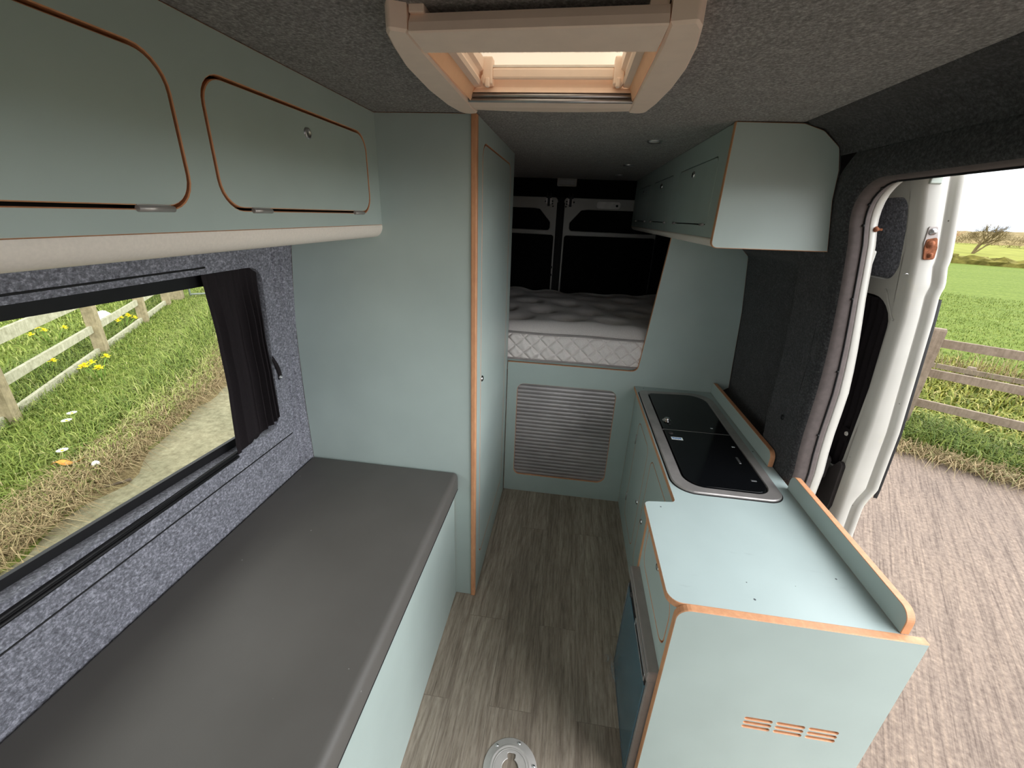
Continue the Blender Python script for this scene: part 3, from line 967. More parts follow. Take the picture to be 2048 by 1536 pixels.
t = thing('curtain_rail', (-.97, .4, .875), 'thin black double curtain track along the bottom of the side window', 'curtain rail')
for dz in (0, .0135):
    mb = MB(); mb.tube([(xl(.87) + .004, y, .8655 + dz + .0 * y) for y in np.linspace(YF + .02, 1.0, 6)], .0048, 8); mb.build('track', 'black', t)
mb = MB(); mb.box((xl(.87) - .001, YF + .02, .861), (xl(.87) + .003, 1.0, .884)); mb.build('track_base', 'rubber', t)

# ------------------------------------------------------------------ bed partition
t = thing('bed_partition', (.25, YP, 0), 'sage bed partition panel with slanted cut-out opening and ribbed shutter', 'bed partition')
mb = MB()
top = 1.528
outl = [(-.300, 0), (.412, 0), (.412, .745), (.80, .745)] + [(.80, .767)] + [(xr(z) + .022, z) for z in (.81, 1.0, 1.2, 1.36, 1.443)] + [(xr(1.48) + .014, 1.48), (xr(top), top), (.458, top)]
bed = round_poly([(.398, .846), (.424, 1.20), (.458, top)], [0, 0, 0])
pts = round_poly([(-.300, 0), (.412, 0), (.412, .745), (.80, .745), (xr(.81) + .024, .80), (xr(1.2) + .026, 1.2), (xr(1.443) + .024, 1.46), (xr(1.50) + .0, 1.505), (xr(top), top), (.458, top), (.400, .847), (-.300, .847)], [0, 0, 0, 0, 0, 0, 0, 0, 0, 0, .034, 0])
tam = rr(-.240, .122, .308, .722, (.035, .05, .04, .04))
panel(mb, pts, [tam], PY(YP), .016, 0, 1, .0016)
mb.build('front_panel', ['sage', 'wood'], t)
# tambour: ribbed sheet
mb = MB()
rows = []
nr = 27
for i in range(nr * 8 + 1):
    z = .105 + .635 * i / (nr * 8)
    a = 2 * math.pi * (i % 8) / 8
    rows.append([(x, YP + .013 - .003 * abs(math.cos(a / 2)), z) for x in (-.262, .330)])
mb.grid(rows); mb.build('tambour_shutter', 'tambour', t)
mb = MB(); mb.box((-.95, YP + .03, .825), (.86, YR - .035, .853)); mb.build('bed_platform', 'sage', t)
mb = MB(); mb.box((-.95, YP + .03, 0), (-.9, YR - .035, .825)); mb.build('platform_support', 'sage', t)

# ------------------------------------------------------------------ mattress
t = thing('mattress', (-.06, 2.82, .855), 'white tufted mattress with quilted diamond side in the bed opening', 'mattress')
X0, X1, Y0, Y1 = -.93, .81, YP + .028, YR - .045
ZT = 1.008
tufts = []
for r_, y in enumerate(np.arange(Y0 + .20, Y1, .235)):
    for x in np.arange(X0 + .12 + (.13 if r_ % 2 else 0), X1, .27):
        tufts.append((x + random.uniform(-.02, .02), y + random.uniform(-.02, .02)))
mb = MB()
rows = []
tx = np.array([a for a, b in tufts]); ty = np.array([b for a, b in tufts])
for y in np.linspace(Y0 - .004, Y1, 130):
    row = []
    for x in np.linspace(X0, X1, 130):
        e = min((y - Y0) / .10, (Y1 - y) / .07, (x - X0) / .07, (X1 - x) / .07)
        e = max(0, min(1, e))
        dome = .058 * math.sin(e * math.pi / 2) ** .8
        d2 = (tx - x) ** 2 + (ty - y) ** 2
        dim = float(np.sum(  .078 * np.exp(-d2 / .0030) + .018 * np.exp(-np.sqrt(d2 + 1e-6) / .09)))
        wob = .007 * math.sin(x * 5.1 + y * 3) + .005 * math.sin(y * 9 - x * 4)
        row.append((x, y, ZT + dome - dim * (.35 + .65 * e) + wob * e))
    rows.append(row)
mb.grid(rows); top_o = mb.build('pillow_top', 'mattress', t)
for k, (a, b) in enumerate(tufts):
    if Y0 < b < Y1 - .05 and X0 + .05 < a < X1 - .05:
        pass
# quilted border at the front
mb = MB()
rows = []
P_ = .088
for z in np.linspace(.856, ZT, 50):
    row = []
    for x in np.linspace(X0, X1, 500):
        a = abs(((x + (z - .856) * 1.05) / P_) % 1 - .5); b = abs(((x - (z - .856) * 1.05) / P_) % 1 - .5)
        s = min(.5 - a, .5 - b) * 2
        h = (1 - math.exp(-s * 6.0)) * .016 + .0014 * math.sin(x * 150 + z * 90) * (s > .1)
        rim = math.sin(math.pi * (z - .856) / (ZT - .856)) * .004; h *= min(1, (z - .856) / .02, (ZT - z) / .012)
        row.append((x, Y0 + .002 - h - rim, z))
    rows.append(row)
mb.grid(rows)
mb.build('quilted_border', 'mattress', t)
mb = MB(); mb.box((X0 + .002, Y0 + .01, .8545), (X1 - .002, Y1, ZT)); mb.build('core', 'mattress', t)
for zz in (.860, ZT + .002):
    mb = MB(); mb.tube([(x, Y0 - .006 + .001 * math.sin(x * 20), zz + .0015 * math.sin(x * 13)) for x in np.linspace(X0, X1, 60)], .0055, 8); mb.build('piping', 'piping', t)

# ------------------------------------------------------------------ right overhead cabinet
XR = .4225; YE = 1.421
t = thing('overhead_cabinet', (XR, 2.4, 1.53), 'sage overhead cabinet hanging over the hob beside the sliding door', 'cabinet')
mb = MB()
outl = [(.4205, 1.545)] + [(.4205, 1.55), (.4205, CEIL - .001), (.60, CEIL - .002)] + [(xr(z), z) for z in (1.862, 1.848, 1.83, 1.805, 1.75, 1.673, 1.593, 1.53)]
outl = round_poly([(.4205, 1.528), (.4205, CEIL - .001), (.60, 1.862), (.655, 1.845), (.705, 1.806), (.7205, 1.75), (.7265, 1.673), (.743, 1.593), (.7555, 1.532)], [.018, 0, .02, .02, .02, .02, .02, .02, 0])
panel(mb, outl, [], PY(YE), .016, 0, 1, .0018); mb.build('end_panel', ['sage', 'wood'], t)
doorsR = [(1.52, 2.045), (2.16, 2.655), (2.775, 3.27)]
hs = [rr(a, 1.592, b, 1.793, .03) for a, b in doorsR]
mb = MB(); panel(mb, [(YE + .016, 1.556), (YR - .06, 1.556), (YR - .06, CEIL - .001), (YE + .016, CEIL - .001)], hs, PX(XR, -1), .016, 0, 0, .0012); mb.build('face_panel', ['sage', 'wood'], t)
mb = MB(); mb.box((XR + .03, YE + .02, 1.57), (XR + .034, YR - .07, CEIL)); mb.build('inside', 'interior_dark', t)
mb = MB()
prof = [(XR, 1.556)] + [(XR + .028 * (1 - math.cos(a)), 1.556 - .028 * math.sin(a)) for a in np.linspace(0, math.pi / 2, 7)] + [(.755, 1.530)]
mb.grid([[(x, y, z) for y in (YE + .016, YR - .06)] for x, z in prof]); mb.build('valance', 'valance', t)
for k, (a, b) in enumerate(doorsR):
    mb = MB(); panel(mb, offset(rr(a, 1.592, b, 1.793, .03), .0035), [], PX(XR, -1), .014, 0, 0, .0012); d = mb.build('door', ['sage', 'wood'], t)
    ly = (1.80, 2.42, 3.03)[k]
    mb = MB(); mb.lathe((XR, ly, 1.762), (-1, 0, 0), [(0, .004), (.006, .004), (.008, .006), (.011, .004), (.012, 0)], 18); mb.build('push_lock', 'chrome', d)
    for hy in (a + .05, b - .05):
        mb = MB(); mb.tube([(XR - .0025, hy - .018, 1.5925), (XR - .0025, hy + .018, 1.5925)], .0045, 8); mb.build('hinge', 'steel_dark', d)

# ------------------------------------------------------------------ kitchen unit
YK = .752
t = thing('kitchen_unit', (.6, 1.4, 0), 'sage kitchen base unit with vented end panel by the side door', 'kitchen unit')
mb = MB()
slots = []
for gx0, gx1 in ((.543, .609), (.620, .686), (.697, .765)):
    for k, zc in enumerate((.427, .411, .395)):
        slots.append(rr(gx0, zc - .0042, gx1 - .001, zc + .0042, .0042, 4))
outl = round_poly([(.3150, 0), (.846, 0), (.846, .7665), (.3150, .7665)], [0, 0, 0, .032])
panel(mb, outl, slots, PY(YK), .018, 0, 1, .0018)
mb.build('end_panel', ['sage', 'wood'], t)
mb = MB(); mb.box((.55, YK + .03, .36), (.78, YK + .035, .46)); mb.build('vent_backing', 'wood', t)
# partition between fridge bay and low cabinet
mb = MB(); panel(mb, [(.318, 0), (.79, 0), (.79, .747), (.318, .747)], [], PY(1.143), .016, 0, 1, .0015); mb.build('divider', ['sage', 'wood'], t)
# drawer front above the fridge
mb = MB()
dr_h = rr(.800, .560, 1.118, .715, .045)
panel(mb, [(YK + .018, .505), (1.143, .505), (1.143, .747), (YK + .018, .747)], [dr_h], PX(.3205, -1), .016, 0, 1, .0012); mb.build('fascia', ['sage', 'wood'], t)
mb = MB(); panel(mb, offset(dr_h, .0035), [], PX(.3205, -1), .016, 0, 1, .0012); d = mb.build('drawer', ['sage', 'wood'], t)
mb = MB(); mb.lathe((.3205, .955, .690), (-1, 0, 0), [(0, .004), (.006, .004), (.008, .006), (.011, .004), (.012, 0)], 18); mb.build('push_lock', 'chrome', d)
mb = MB(); mb.box((.345, YK + .03, .52), (.35, 1.14, .745)); mb.build('inside', 'interior_dark', t)
# low cabinet with two doors
lowd = [(1.225, 1.600), (1.675, 1.960)]
hs = [rr(a, .100, b, .662, .045) for a, b in lowd]
mb = MB(); panel(mb, [(1.159, 0), (YP, 0), (YP, .747), (1.159, .747)], hs, PX(.411, -1), .016, 0, 1, .0010); mb.build('cabinet_front', ['sage', 'wood'], t)
mb = MB(); mb.box((.445, 1.17, .02), (.45, YP - .01, .74)); mb.build('inside', 'interior_dark', t)
for k, (a, b) in enumerate(lowd):
    mb = MB(); panel(mb, offset(hs[k], .003), [], PX(.411, -1), .016, 0, 1, .0010); d = mb.build('door', ['sage', 'wood'], t)
    ly = a - .004 if k else b - .03
    mb = MB(); mb.lathe((.411, a + .033 if k else b - .032, .352), (-1, 0, 0), [(0, .003), (.006, .003), (.008, .006), (.011, .004), (.012, 0)], 18); mb.build('push_lock', 'chrome', d)
    he = b if k else a
    for hz in (.553, .20):
        mb = MB(); mb.tube([(.409, he - .001, hz - .025), (.409, he - .001, hz + .025)], .004, 8); mb.build('hinge', 'steel_dark', d)
# worktop
mb = MB()
wt = round_poly([(.298, YK + .019), (.808, YK + .019), (.811, 1.33), (.811, 1.36), (.808, YP - .001), (.397, YP - .001), (.397, 1.166), (.298, 1.152)], [.034, 0, 0, 0, 0, 0, .014, .018])
panel(mb, wt, [], PZ(.7655), .018, 0, 1, .0012)
w_o = thing('worktop', (.55, 1.45, .7475), 'pale sage kitchen worktop with wooden edge and two upstands', 'worktop')
mb.build('board', ['sage_top', 'wood'], w_o)
def upstand(y0, y1, x0, name, rad):
    mb = MB()
    panel(mb, round_poly([(y0, .7665), (y1, .7665), (y1, .8265), (y0, .8265)], [0, 0, rad[1], rad[0]], 9), [], lambda u, v, d: (x0 + d, u, v), .017, 0, 1, .0012)
    mb.build(name, ['sage', 'wood'], w_o)
upstand(.772, 1.313, .799, 'upstand', (.040, .040))
upstand(1.448, YP - .003, .790, 'upstand', (.040, .025))

# combined hob and sink under glass lids
t = thing('hob_sink_unit', (.59, 1.65, .7665), 'stainless hob and sink unit with black glass lids set in the worktop', 'hob and sink')
mb = MB()
rim = round_poly([(.408, 1.222), (.762, 1.222), (.768, 2.118), (.408, 2.095)], [.075, .055, .095, .03], 9)
inn = round_poly([(.449, 1.256), (.727, 1.252), (.731, 2.088), (.449, 2.062)], [.07, .05, .085, .025], 9)
panel(mb, rim, [inn], PZ(.7735), .0075, 0, 0, .003); mb.build('steel_rim', 'steel_dark', t)
mb = MB(); panel(mb, offset(rim, -.004), [], PZ(.7668), .0015, 0, 0, .0005); mb.build('gasket', 'rubber', t)
mb = MB(); panel(mb, offset(inn, -.003), [], PZ(.7672), .001, 0, 0, 0); mb.build('bowl', 'black', t)
ysp = 1.664
near = [p for p in offset(inn, .005)]
def clip(poly, y, keep_above):
    out = []
    for i in range(len(poly)):
        a = poly[i - 1]; b = poly[i]
        ia = (a[1] > y) == keep_above; ib = (b[1] > y) == keep_above
        if ia != ib:
            s = (y - a[1]) / (b[1] - a[1]); out.append((a[0] + (b[0] - a[0]) * s, y))
        if ib: out.append(b)
    return out
lid_n = clip(near, ysp - .003, False); lid_f = clip(near, ysp + .003, True)
mb = MB(); panel(mb, lid_n, [], PZ(.7745), .006, 0, 0, .0008); ln = mb.build('glass_lid', 'black_glass', t)
mb = MB(); panel(mb, lid_f, [], PZ(.7745), .006, 0, 0, .0008); lf = mb.build('glass_lid', 'black_glass', t)
mb = MB(); mb.box((.45, ysp - .002, .770), (.728, ysp + .002, .7738)); mb.build('lid_strip', 'steel_dark', t)
mb = MB(); mb.lathe((.484, 1.752, .7746), (0, 0, 1), [(0, .012), (.008, .013), (.011, .011), (.012, .006), (.017, .003), (.019, 0)], 22); mb.build('knob', 'chrome', lf)
mb = MB(); mb.lathe((.487, 1.712, .7746), (0, 0, 1), [(0, .003), (.006, .003), (.007, 0)], 14); mb.build('buffer', 'black', lf)
mb = MB(); mb.lathe((.476, 1.628, .7746), (0, 0, 1), [(0, .004), (.008, .004), (.010, 0)], 14); mb.build('lid_plug', 'darkgrey', ln)
mb = MB(); mb.box((.470, 1.575, .7746), (.515, 1.597, .7752)); st = mb.build('sticker', 'sticker', ln)
mb = MB()
for k, (x0, w) in enumerate(((.4745, .007), (.483, .004), (.4885, .005), (.495, .004), (.5005, .009))):
    mb.box((x0, 1.5835, .7752), (x0 + w, 1.5915, .7754))
    if k % 2: mb.box((x0, 1.579, .7752), (x0 + w, 1.5815, .7754))
mb.build('sticker_print', 'sticker_blue', st)
for x, y, a, b in ((.688, 1.457, .004, .022), (.694, 1.326, .009, .004), (.703, 1.56, .006, .004), (.664, 1.71, .005, .004)):
    mb = MB(); mb.box((x - a, y - b, .7746), (x + a, y + b, .776)); mb.build('lid_stop', 'silver', ln if y < ysp else lf, .001)

# ------------------------------------------------------------------ fridge
t = thing('fridge', (.55, .96, 0), 'small silver fridge with blue filmed door under the drawer', 'fridge')
mb = MB(); mb.box((.318, .782, .0), (.80, 1.135, .50)); mb.build('body', 'silver_paint', t)
mb = MB(); mb.box((.2905, .772, .470), (.330, 1.138, .508)); mb.build('top_frame', 'silver_paint', t, .004)
mb = MB(); mb.box((.2895, .774, .4995), (.2935, 1.137, .503)); mb.build('trim_line', 'silver', t)
mb = MB(); mb.box((.2955, .774, .040), (.322, 1.130, .472)); dd = mb.build('door', 'silver_paint', t, .003)
mb = MB(); mb.box((.2915, .783, .045), (.2965, 1.118, .438)); mb.build('film_panel', 'film_blue', dd, .002)
mb = MB(); mb.box((.2925, .785, .438), (.2965, 1.118, .476)); mb.build('control_band', 'black', dd)
mb = MB(); panel(mb, rr(.790, .444, .965, .472, .004), [rr(.795, .448, .960, .468, .003)], PX(.2895, -1), .004, 0, 0, .0008); mb.build('handle', 'silver', dd)
mb = MB(); mb.lathe((.2925, 1.06, .457), (-1, 0, 0), [(0, .007), (.007, .006), (.009, 0)], 14); mb.build('dial', 'darkgrey', dd)
mb = MB(); mb.box((.29, 1.118, .045), (.2985, 1.1215, .445)); mb.box((.29, .784, .040), (.2985, 1.12, .0455)); mb.build('door_edging', 'silver', dd)
mb = MB()
for k in range(26):
    c = Vector((.289 - random.random() * .022, 1.085 + random.uniform(-.035, .035), .065 + random.uniform(-.028, .035)))
    a = [c + Vector((random.uniform(-.012, .006), random.uniform(-.016, .016), random.uniform(-.014, .014))) for _ in range(3)]
    mb.add(a, [(0, 1, 2)])
k_ = NT('clear_wrap'); k_.base(srgb(170, 200, 214)); k_.set(0.12, 0, 0.8); k_.b.inputs['Alpha'].default_value = .22; M['wrap'] = k_.m
mb.build('loose_film', 'wrap', dd)

# ------------------------------------------------------------------ table socket in the floor
cx, cy = -.052, .752
t = thing('table_socket', (cx, cy, 0), 'round steel table leg socket screwed to the wood floor', 'floor socket')
mb = MB()
# keyhole hole: big circle with a notch at the far side
key = []
for i in range(40):
    a = 2 * math.pi * i / 40 + math.pi / 2 + .35
    key.append((cx + .026 * math.cos(a), cy + .026 * math.sin(a)))
kk = [(cx + .026 * math.cos(a), cy + .026 * math.sin(a)) for a in np.linspace(math.pi / 2 + .40, math.pi * 2.5 - .40, 36)]
kk += [(cx + .013, cy + .030), (cx + .013, cy + .038), (cx + .008, cy + .041), (cx - .008, cy + .041), (cx - .013, cy + .038), (cx - .013, cy + .030)]
ang = [2 * math.pi * i / 64 for i in range(64)]
ring_ = lambda r: [(cx + r * math.cos(a), cy + r * math.sin(a)) for a in ang]
panel(mb, ring_(.050), [kk], PZ(.0062), .003, 0, 0, .0008, back=False, outer_side=False)
prof = [(.0845, .0), (.0845, .0015), (.083, .0025), (.0665, .0027), (.0645, .0045), (.062, .0060), (.0585, .0060), (.0565, .0048), (.0555, .0048), (.0535, .0066), (.0505, .0066), (.050, .0062)]
mb.grid([[(cx + r * math.cos(a), cy + r * math.sin(a), h) for a in ang] for r, h in prof], close_v=True)
mb.build('plate', 'plate_grey', t)
for a in (60, 118, 0, 180, 240, 300):
    aa = math.radians(a + 14)
    mb = MB(); mb.lathe((cx + .0745 * math.cos(aa), cy + .0745 * math.sin(aa), .0026), (0, 0, 1), [(0, .003), (.0035, .0025), (.005, 0)], 12); mb.build('screw', 'chrome', t)

# ------------------------------------------------------------------ sliding door, slid open along the outside
YD = 1.345
def dxi(z): return float(np.interp(z, [.40, .68, 1.017, 1.358, 1.552, 1.72, 1.80], [1.013, 1.008, .996, .970, .939, .895, .875]))
def dxo(z): return float(np.interp(z, [.40, .572, .672, .704, .732, .775, .995, 1.364, 1.425, 1.434, 1.452, 1.462, 1.512, 1.53, 1.632, 1.733, 1.80], [1.088, 1.086, 1.081, 1.080, 1.086, 1.102, 1.092, 1.052, 1.043, 1.042, 1.046, 1.046, 1.032, 1.034, 1.012, .990, .974]))
sd_ = struct('door_3', 'white sliding door standing open outside the van', (1.0, 1.9, -.1))
sd_['category'] = 'door'
zz = list(np.linspace(-.30, .55, 6)) + list(np.linspace(.57, 1.80, 90))
mb = MB()
rows = []
for z in zz:
    a, b = dxi(z), dxo(z)
    rows.append([(a, YD + .050, z), (a, YD + .014, z), (a + .002, YD + .007, z), (a + .006, YD + .002, z), (a + .013, YD, z), (b - .044, YD, z), (b - .038, YD + .003, z), (b - .035, YD + .014, z), (b - .024, YD + .016, z), (b - .020, YD + .004, z), (b - .016, YD, z), (b - .004, YD - .001, z), (b - .001, YD + .001, z), (b, YD + .006, z), (b + .001, YD + .03, z), (b + .001, 2.60, z)])
mb.grid(rows)
mb.add([(dxi(1.8), YD, 1.80), (dxo(1.8), YD, 1.80), (dxo(1.8), 2.6, 1.80), (dxi(1.8), 2.6, 1.80)], [(0, 1, 2, 3)])
mb.build('door_shell', 'white_paint', sd_)
# inner frame panel with cut-outs
felt_h = round_poly([(1.404, 1.500), (1.398, 1.60), (1.398, 1.688), (1.90, 1.690), (1.90, 1.462), (1.43, 1.462)], [.05, 0, .035, .03, .05, .05])
rec_h = round_poly([(1.412, .842), (1.396, 1.15), (1.398, 1.408), (1.93, 1.408), (1.93, .800), (1.44, .800)], [.05, .05, .09, .05, .05, .04])
f2 = [(4.02 - y, z) for y, z in felt_h]; r2 = [(4.02 - y, z) for y, z in rec_h]
outl = [(YD + .043, z) for z in np.linspace(-.30, 1.80, 43)] + [(y, 1.80) for y in np.linspace(1.6, 2.4, 4)] + [(2.60, z) for z in np.linspace(1.80, -.30, 43)]
mb = MB(); panel(mb, outl, [felt_h, rec_h, f2, r2], lambda u, v, d: (dxi(v) + d, u, v), .03, 0, 0, .003, back=False, outer_side=False)
mb.build('inner_frame', 'white_clean', sd_)
mb = MB(); mb.grid([[(dxi(z) + .022, y, z) for y in (1.37, 2.58)] for z in np.linspace(1.43, 1.76, 8)]); mb.build('felt_panel', 'felt', sd_)
mb = MB(); mb.grid([[(dxi(z) + .030, y, z) for y in (1.37, 2.58)] for z in np.linspace(.72, 1.43, 8)]); mb.build('window_liner', 'black', sd_)
# black curtain in the door window
mb = MB()
rows = []
for i in range(13):
    z = 1.40 - .60 * i / 12
    rows.append([(dxi(z) + .012 + .008 * math.sin(j * 1.05 + .3 * math.sin(i)), 1.405 + .5 * j / 90, z) for j in range(91)])
mb.grid(rows); dc = mb.build('door_curtain', 'curtain', sd_)
mb = MB(); mb.box((dxi(.93) + .004, 1.425, .905), (dxi(.93) + .007, 1.47, .955)); tb = mb.build('tieback', 'curtain', dc)
mb = MB(); mb.lathe((dxi(.93) + .003, 1.436, .937), (-1, 0, 0), [(0, .001), (.003, .001), (.004, .004), (.007, .003), (.008, 0)], 16); mb.build('press_stud', 'white_plastic', tb)
# door trim and handle
mb = MB(); panel(mb, round_poly([(1.384, .67), (1.384, .835), (1.402, .848), (1.50, .72), (1.52, .55), (1.42, .55)], [.008, .012, .012, .03, 0, 0]), [], lambda u, v, d: (dxi(v) - .012 + d, u, v), .012, 0, 0, .003); mb.build('lower_trim', 'darkgrey', sd_)
h = bpy.data.objects.new('handle', None); COL.objects.link(h); h.parent = sd_
h.location = Vector((.96, 1.43, .80)) - Vector(sd_.location)
mb = MB(); panel(mb, round_poly([(1.435, .745), (1.435, .835), (1.50, .845), (1.505, .76)], .012), [], lambda u, v, d: (.955 + d, u, v), .03, 0, 0, .004); mb.build('lever_grip', 'darkgrey', h)
mb = MB(); mb.tube([(.958, 1.47, .775), (.955, 1.455, .74), (.956, 1.44, .715), (.960, 1.425, .705)], [.016, .017, .018, .013], 12); mb.build('lever_arm', 'darkgrey', h)
mb = MB(); mb.box((.955, 1.47, .77), (.99, 1.50, .83)); mb.build('lever_mount', 'darkgrey', h)
# striker plate on the leading edge
st = bpy.data.objects.new('striker_plate', None); COL.objects.link(st); st.parent = sd_
st.location = Vector((.964, YD, 1.57)) - Vector(sd_.location)
mb = MB(); panel(mb, round_poly([(.960, 1.529), (.986, 1.530), (.984, 1.560), (.966, 1.613), (.944, 1.613), (.946, 1.57)], .005), [], PY(YD - .003), .004, 0, 0, .001); mb.build('plate', 'silver_paint', st)
mb = MB(); panel(mb, round_poly([(.959, 1.527), (.986, 1.529), (.983, 1.560), (.974, 1.586), (.949, 1.580), (.950, 1.56)], .006), [], PY(YD - .005), .003, 0, 0, .001); mb.build('rusty_patch', 'rust', st)
for bx, bz, mt, r in ((.957, 1.600, 'silver', .0085), (.962, 1.568, 'rust', .010), (.971, 1.540, 'rust', .007)):
    mb = MB(); mb.lathe((bx, YD - .004, bz), (0, -1, 0), [(0, .007), (r * .5, .007), (r * .6, .004), (r, .003), (r * 1.05, 0)], 18); mb.build('bolt', mt, st)
mb = MB(); mb.tube([(.925, YD - .002, 1.485), (.932, YD - .004, 1.489), (.938, YD - .002, 1.487)], .0014, 6); mb.build('scratch_clip', 'silver', sd_)
mb = MB(); mb.box((.905, YD - .004, 1.715), (.935, YD + .004, 1.765)); mb.build('top_bracket', 'galv', sd_, .003)
mb = MB(); mb.tube([(dxi(z) - .0005, y, z) for y, z in ((1.437, 1.432), (1.425, 1.418), (1.410, 1.390), (1.396, 1.368), (1.384, 1.352), (1.377, 1.350))], .0035, 8); mb.build('pressed_rib', 'white_clean', sd_)
# glazing strip on the outside
mb = MB(); mb.grid([[(dxo(max(z, .78)) + d if z > .77 else dxo(.775) + d, y, z) for d, y in ((-.001, YD + .008), (.011, YD + .006), (.016, YD + .012), (.016, 2.5))] for z in np.linspace(.742, 1.420, 30)]); mb.build('outer_window', 'black', sd_)
# body bottom step visible at the jamb foot
mb = MB()
mb.tube([(.905, 1.40, .83), (.915, 1.385, .79), (.925, 1.40, .75)], .012, 8)
mb.build('jamb_hook', 'galv', jamb)

# ================================================================== outside
G = -.58
def flat(name, pts, z, mat, label, kind='structure'):
    mb = MB(); mb.add([(x, y, z) for x, y in pts], [tuple(range(len(pts)))])
    return tag(mb.build(name, mat), label, kind=kind)
flat('concrete_yard', [(-40, -60), (60, -60), (60, 40), (-40, 40)], G, 'concrete', 'brushed concrete yard the van stands on')

flat('track_ground', [(-10, -14), (-1.3, -14), (-1.3, 14), (-14, 14)], G + .003, 'track', 'worn yellowish concrete track beside the grass bank')

# ---- right side: verge, field
dR = Vector((.8085, -.5885, 0)); nR = Vector((.5885, .8085, 0))
ER = Vector((3.62, 4.40, 0))        # a point on the concrete edge
def RP(s, t, z=0): p = ER + dR * s + nR * t; return (p.x, p.y, z)
mb = MB()
ss = np.linspace(-40, 40, 250)
edge = [.05 * math.sin(s * 3.1) + .035 * math.sin(s * 7.7 + 1) for s in ss]
rows = [[RP(s, e + t_, G + h_) for s, e in zip(ss, edge)] for t_, h_ in ((.0, .004), (.12, .022), (.5, .04), (1.1, .05), (2.2, .03), (3.6, .0), (5.2, -.02))]
mb.grid(rows); tag(mb.build('verge_ground', 'turf'), 'rough turf verge beside the concrete yard', kind='structure')
mb = MB()
rows = [[RP(s, t_, G + .004) for s in (-120, -60, -14, 0, 14, 60, 120)] for t_ in (4.6, 10, 20, 32, 42.5)]
mb.grid(rows, smooth=False); tag(mb.build('field_ground', 'field'), 'bright green crop field beyond the wooden fence', kind='structure')
mb = MB()
rows = [[RP(s, t_, G + z_) for s in np.linspace(-160, 160, 9)] for t_, z_ in ((42.4, .0), (62, .25), (80, .5), (140, 1.1))]
mb.grid(rows, smooth=False); tag(mb.build('pasture_ground', 'far_pasture'), 'yellow green pasture beyond the hedge', kind='structure')

def blades(name, mat, pos, h, w, lean, tone, label, droop=.35, flatness=None):
    """pos (n,3); one mesh of bent blades"""
    n = len(pos)
    ang = rng.uniform(0, 2 * np.pi, n)
    d = np.stack([np.cos(ang), np.sin(ang), np.zeros(n)], 1)
    sd = np.stack([-np.sin(ang), np.cos(ang), np.zeros(n)], 1)
    up = np.array([0, 0, 1.0])
    h = h[:, None]; w = w[:, None]; lean = lean[:, None]
    b0 = pos - sd * w / 2; b1 = pos + sd * w / 2
    m = pos + up * h * .6 + d * h * lean * .35
    m0 = m - sd * w * .4; m1 = m + sd * w * .4
    tip = pos + up * h * (1 - droop * lean) + d * h * lean
    V = np.stack([b0, b1, m1, m0, tip], 1).reshape(-1, 3)
    base = np.arange(n) * 5
    loops = np.stack([base, base + 1, base + 2, base + 3, base + 3, base + 2, base + 4], 1).reshape(-1)
    starts = np.stack([np.arange(n) * 7, np.arange(n) * 7 + 4], 1).reshape(-1)
    tot = np.tile([4, 3], n)
    me = bpy.data.meshes.new(name)
    me.vertices.add(len(V)); me.vertices.foreach_set('co', V.astype(np.float32).ravel())
    me.loops.add(len(loops)); me.loops.foreach_set('vertex_index', loops.astype(np.int32))
    me.polygons.add(2 * n); me.polygons.foreach_set('loop_start', starts.astype(np.int32)); me.polygons.foreach_set('loop_total', tot.astype(np.int32))
    at = me.attributes.new('tone', 'FLOAT', 'POINT'); at.data.foreach_set('value', np.repeat(tone, 5).astype(np.float32))
    me.materials.append(M[mat]); me.update(calc_edges=True); me.validate()
    o = bpy.data.objects.new(name, me); COL.objects.link(o)
    return tag(o, label, kind='stuff')
def rp_arr(s, t, z): return np.array([[ER.x, ER.y, 0]]) + np.outer(s, [dR.x, dR.y, 0]) + np.outer(t, [nR.x, nR.y, 0]) + np.outer(z, [0, 0, 1])

# long verge grass in front of the fence
n = 16000
s = rng.uniform(-2.5, 4.0, n); tt = rng.beta(1.6, 1.6, n) * .95 + .12
h = rng.uniform(.08, .24, n) * (1 + .5 * np.sin(s * 5) * .5)
blades('grass', 'grass', rp_arr(s, tt, np.full(n, G + .02)), h, rng.uniform(.006, .011, n), rng.uniform(.3, 1.1, n), np.clip(rng.normal(.42, .2, n), 0, 1), 'long green grass along the verge before the fence')
n = 5200
s = rng.uniform(-2.5, 4.0, n); tt = rng.normal(.06, .07, n)
blades('straw', 'straw', rp_arr(s, tt, np.full(n, G + .006)), rng.uniform(.05, .22, n) , rng.uniform(.004, .008, n), rng.uniform(1.2, 2.2, n), np.clip(rng.normal(.6, .25, n), 0, 1), 'dry straw strewn along the concrete edge', droop=.45)
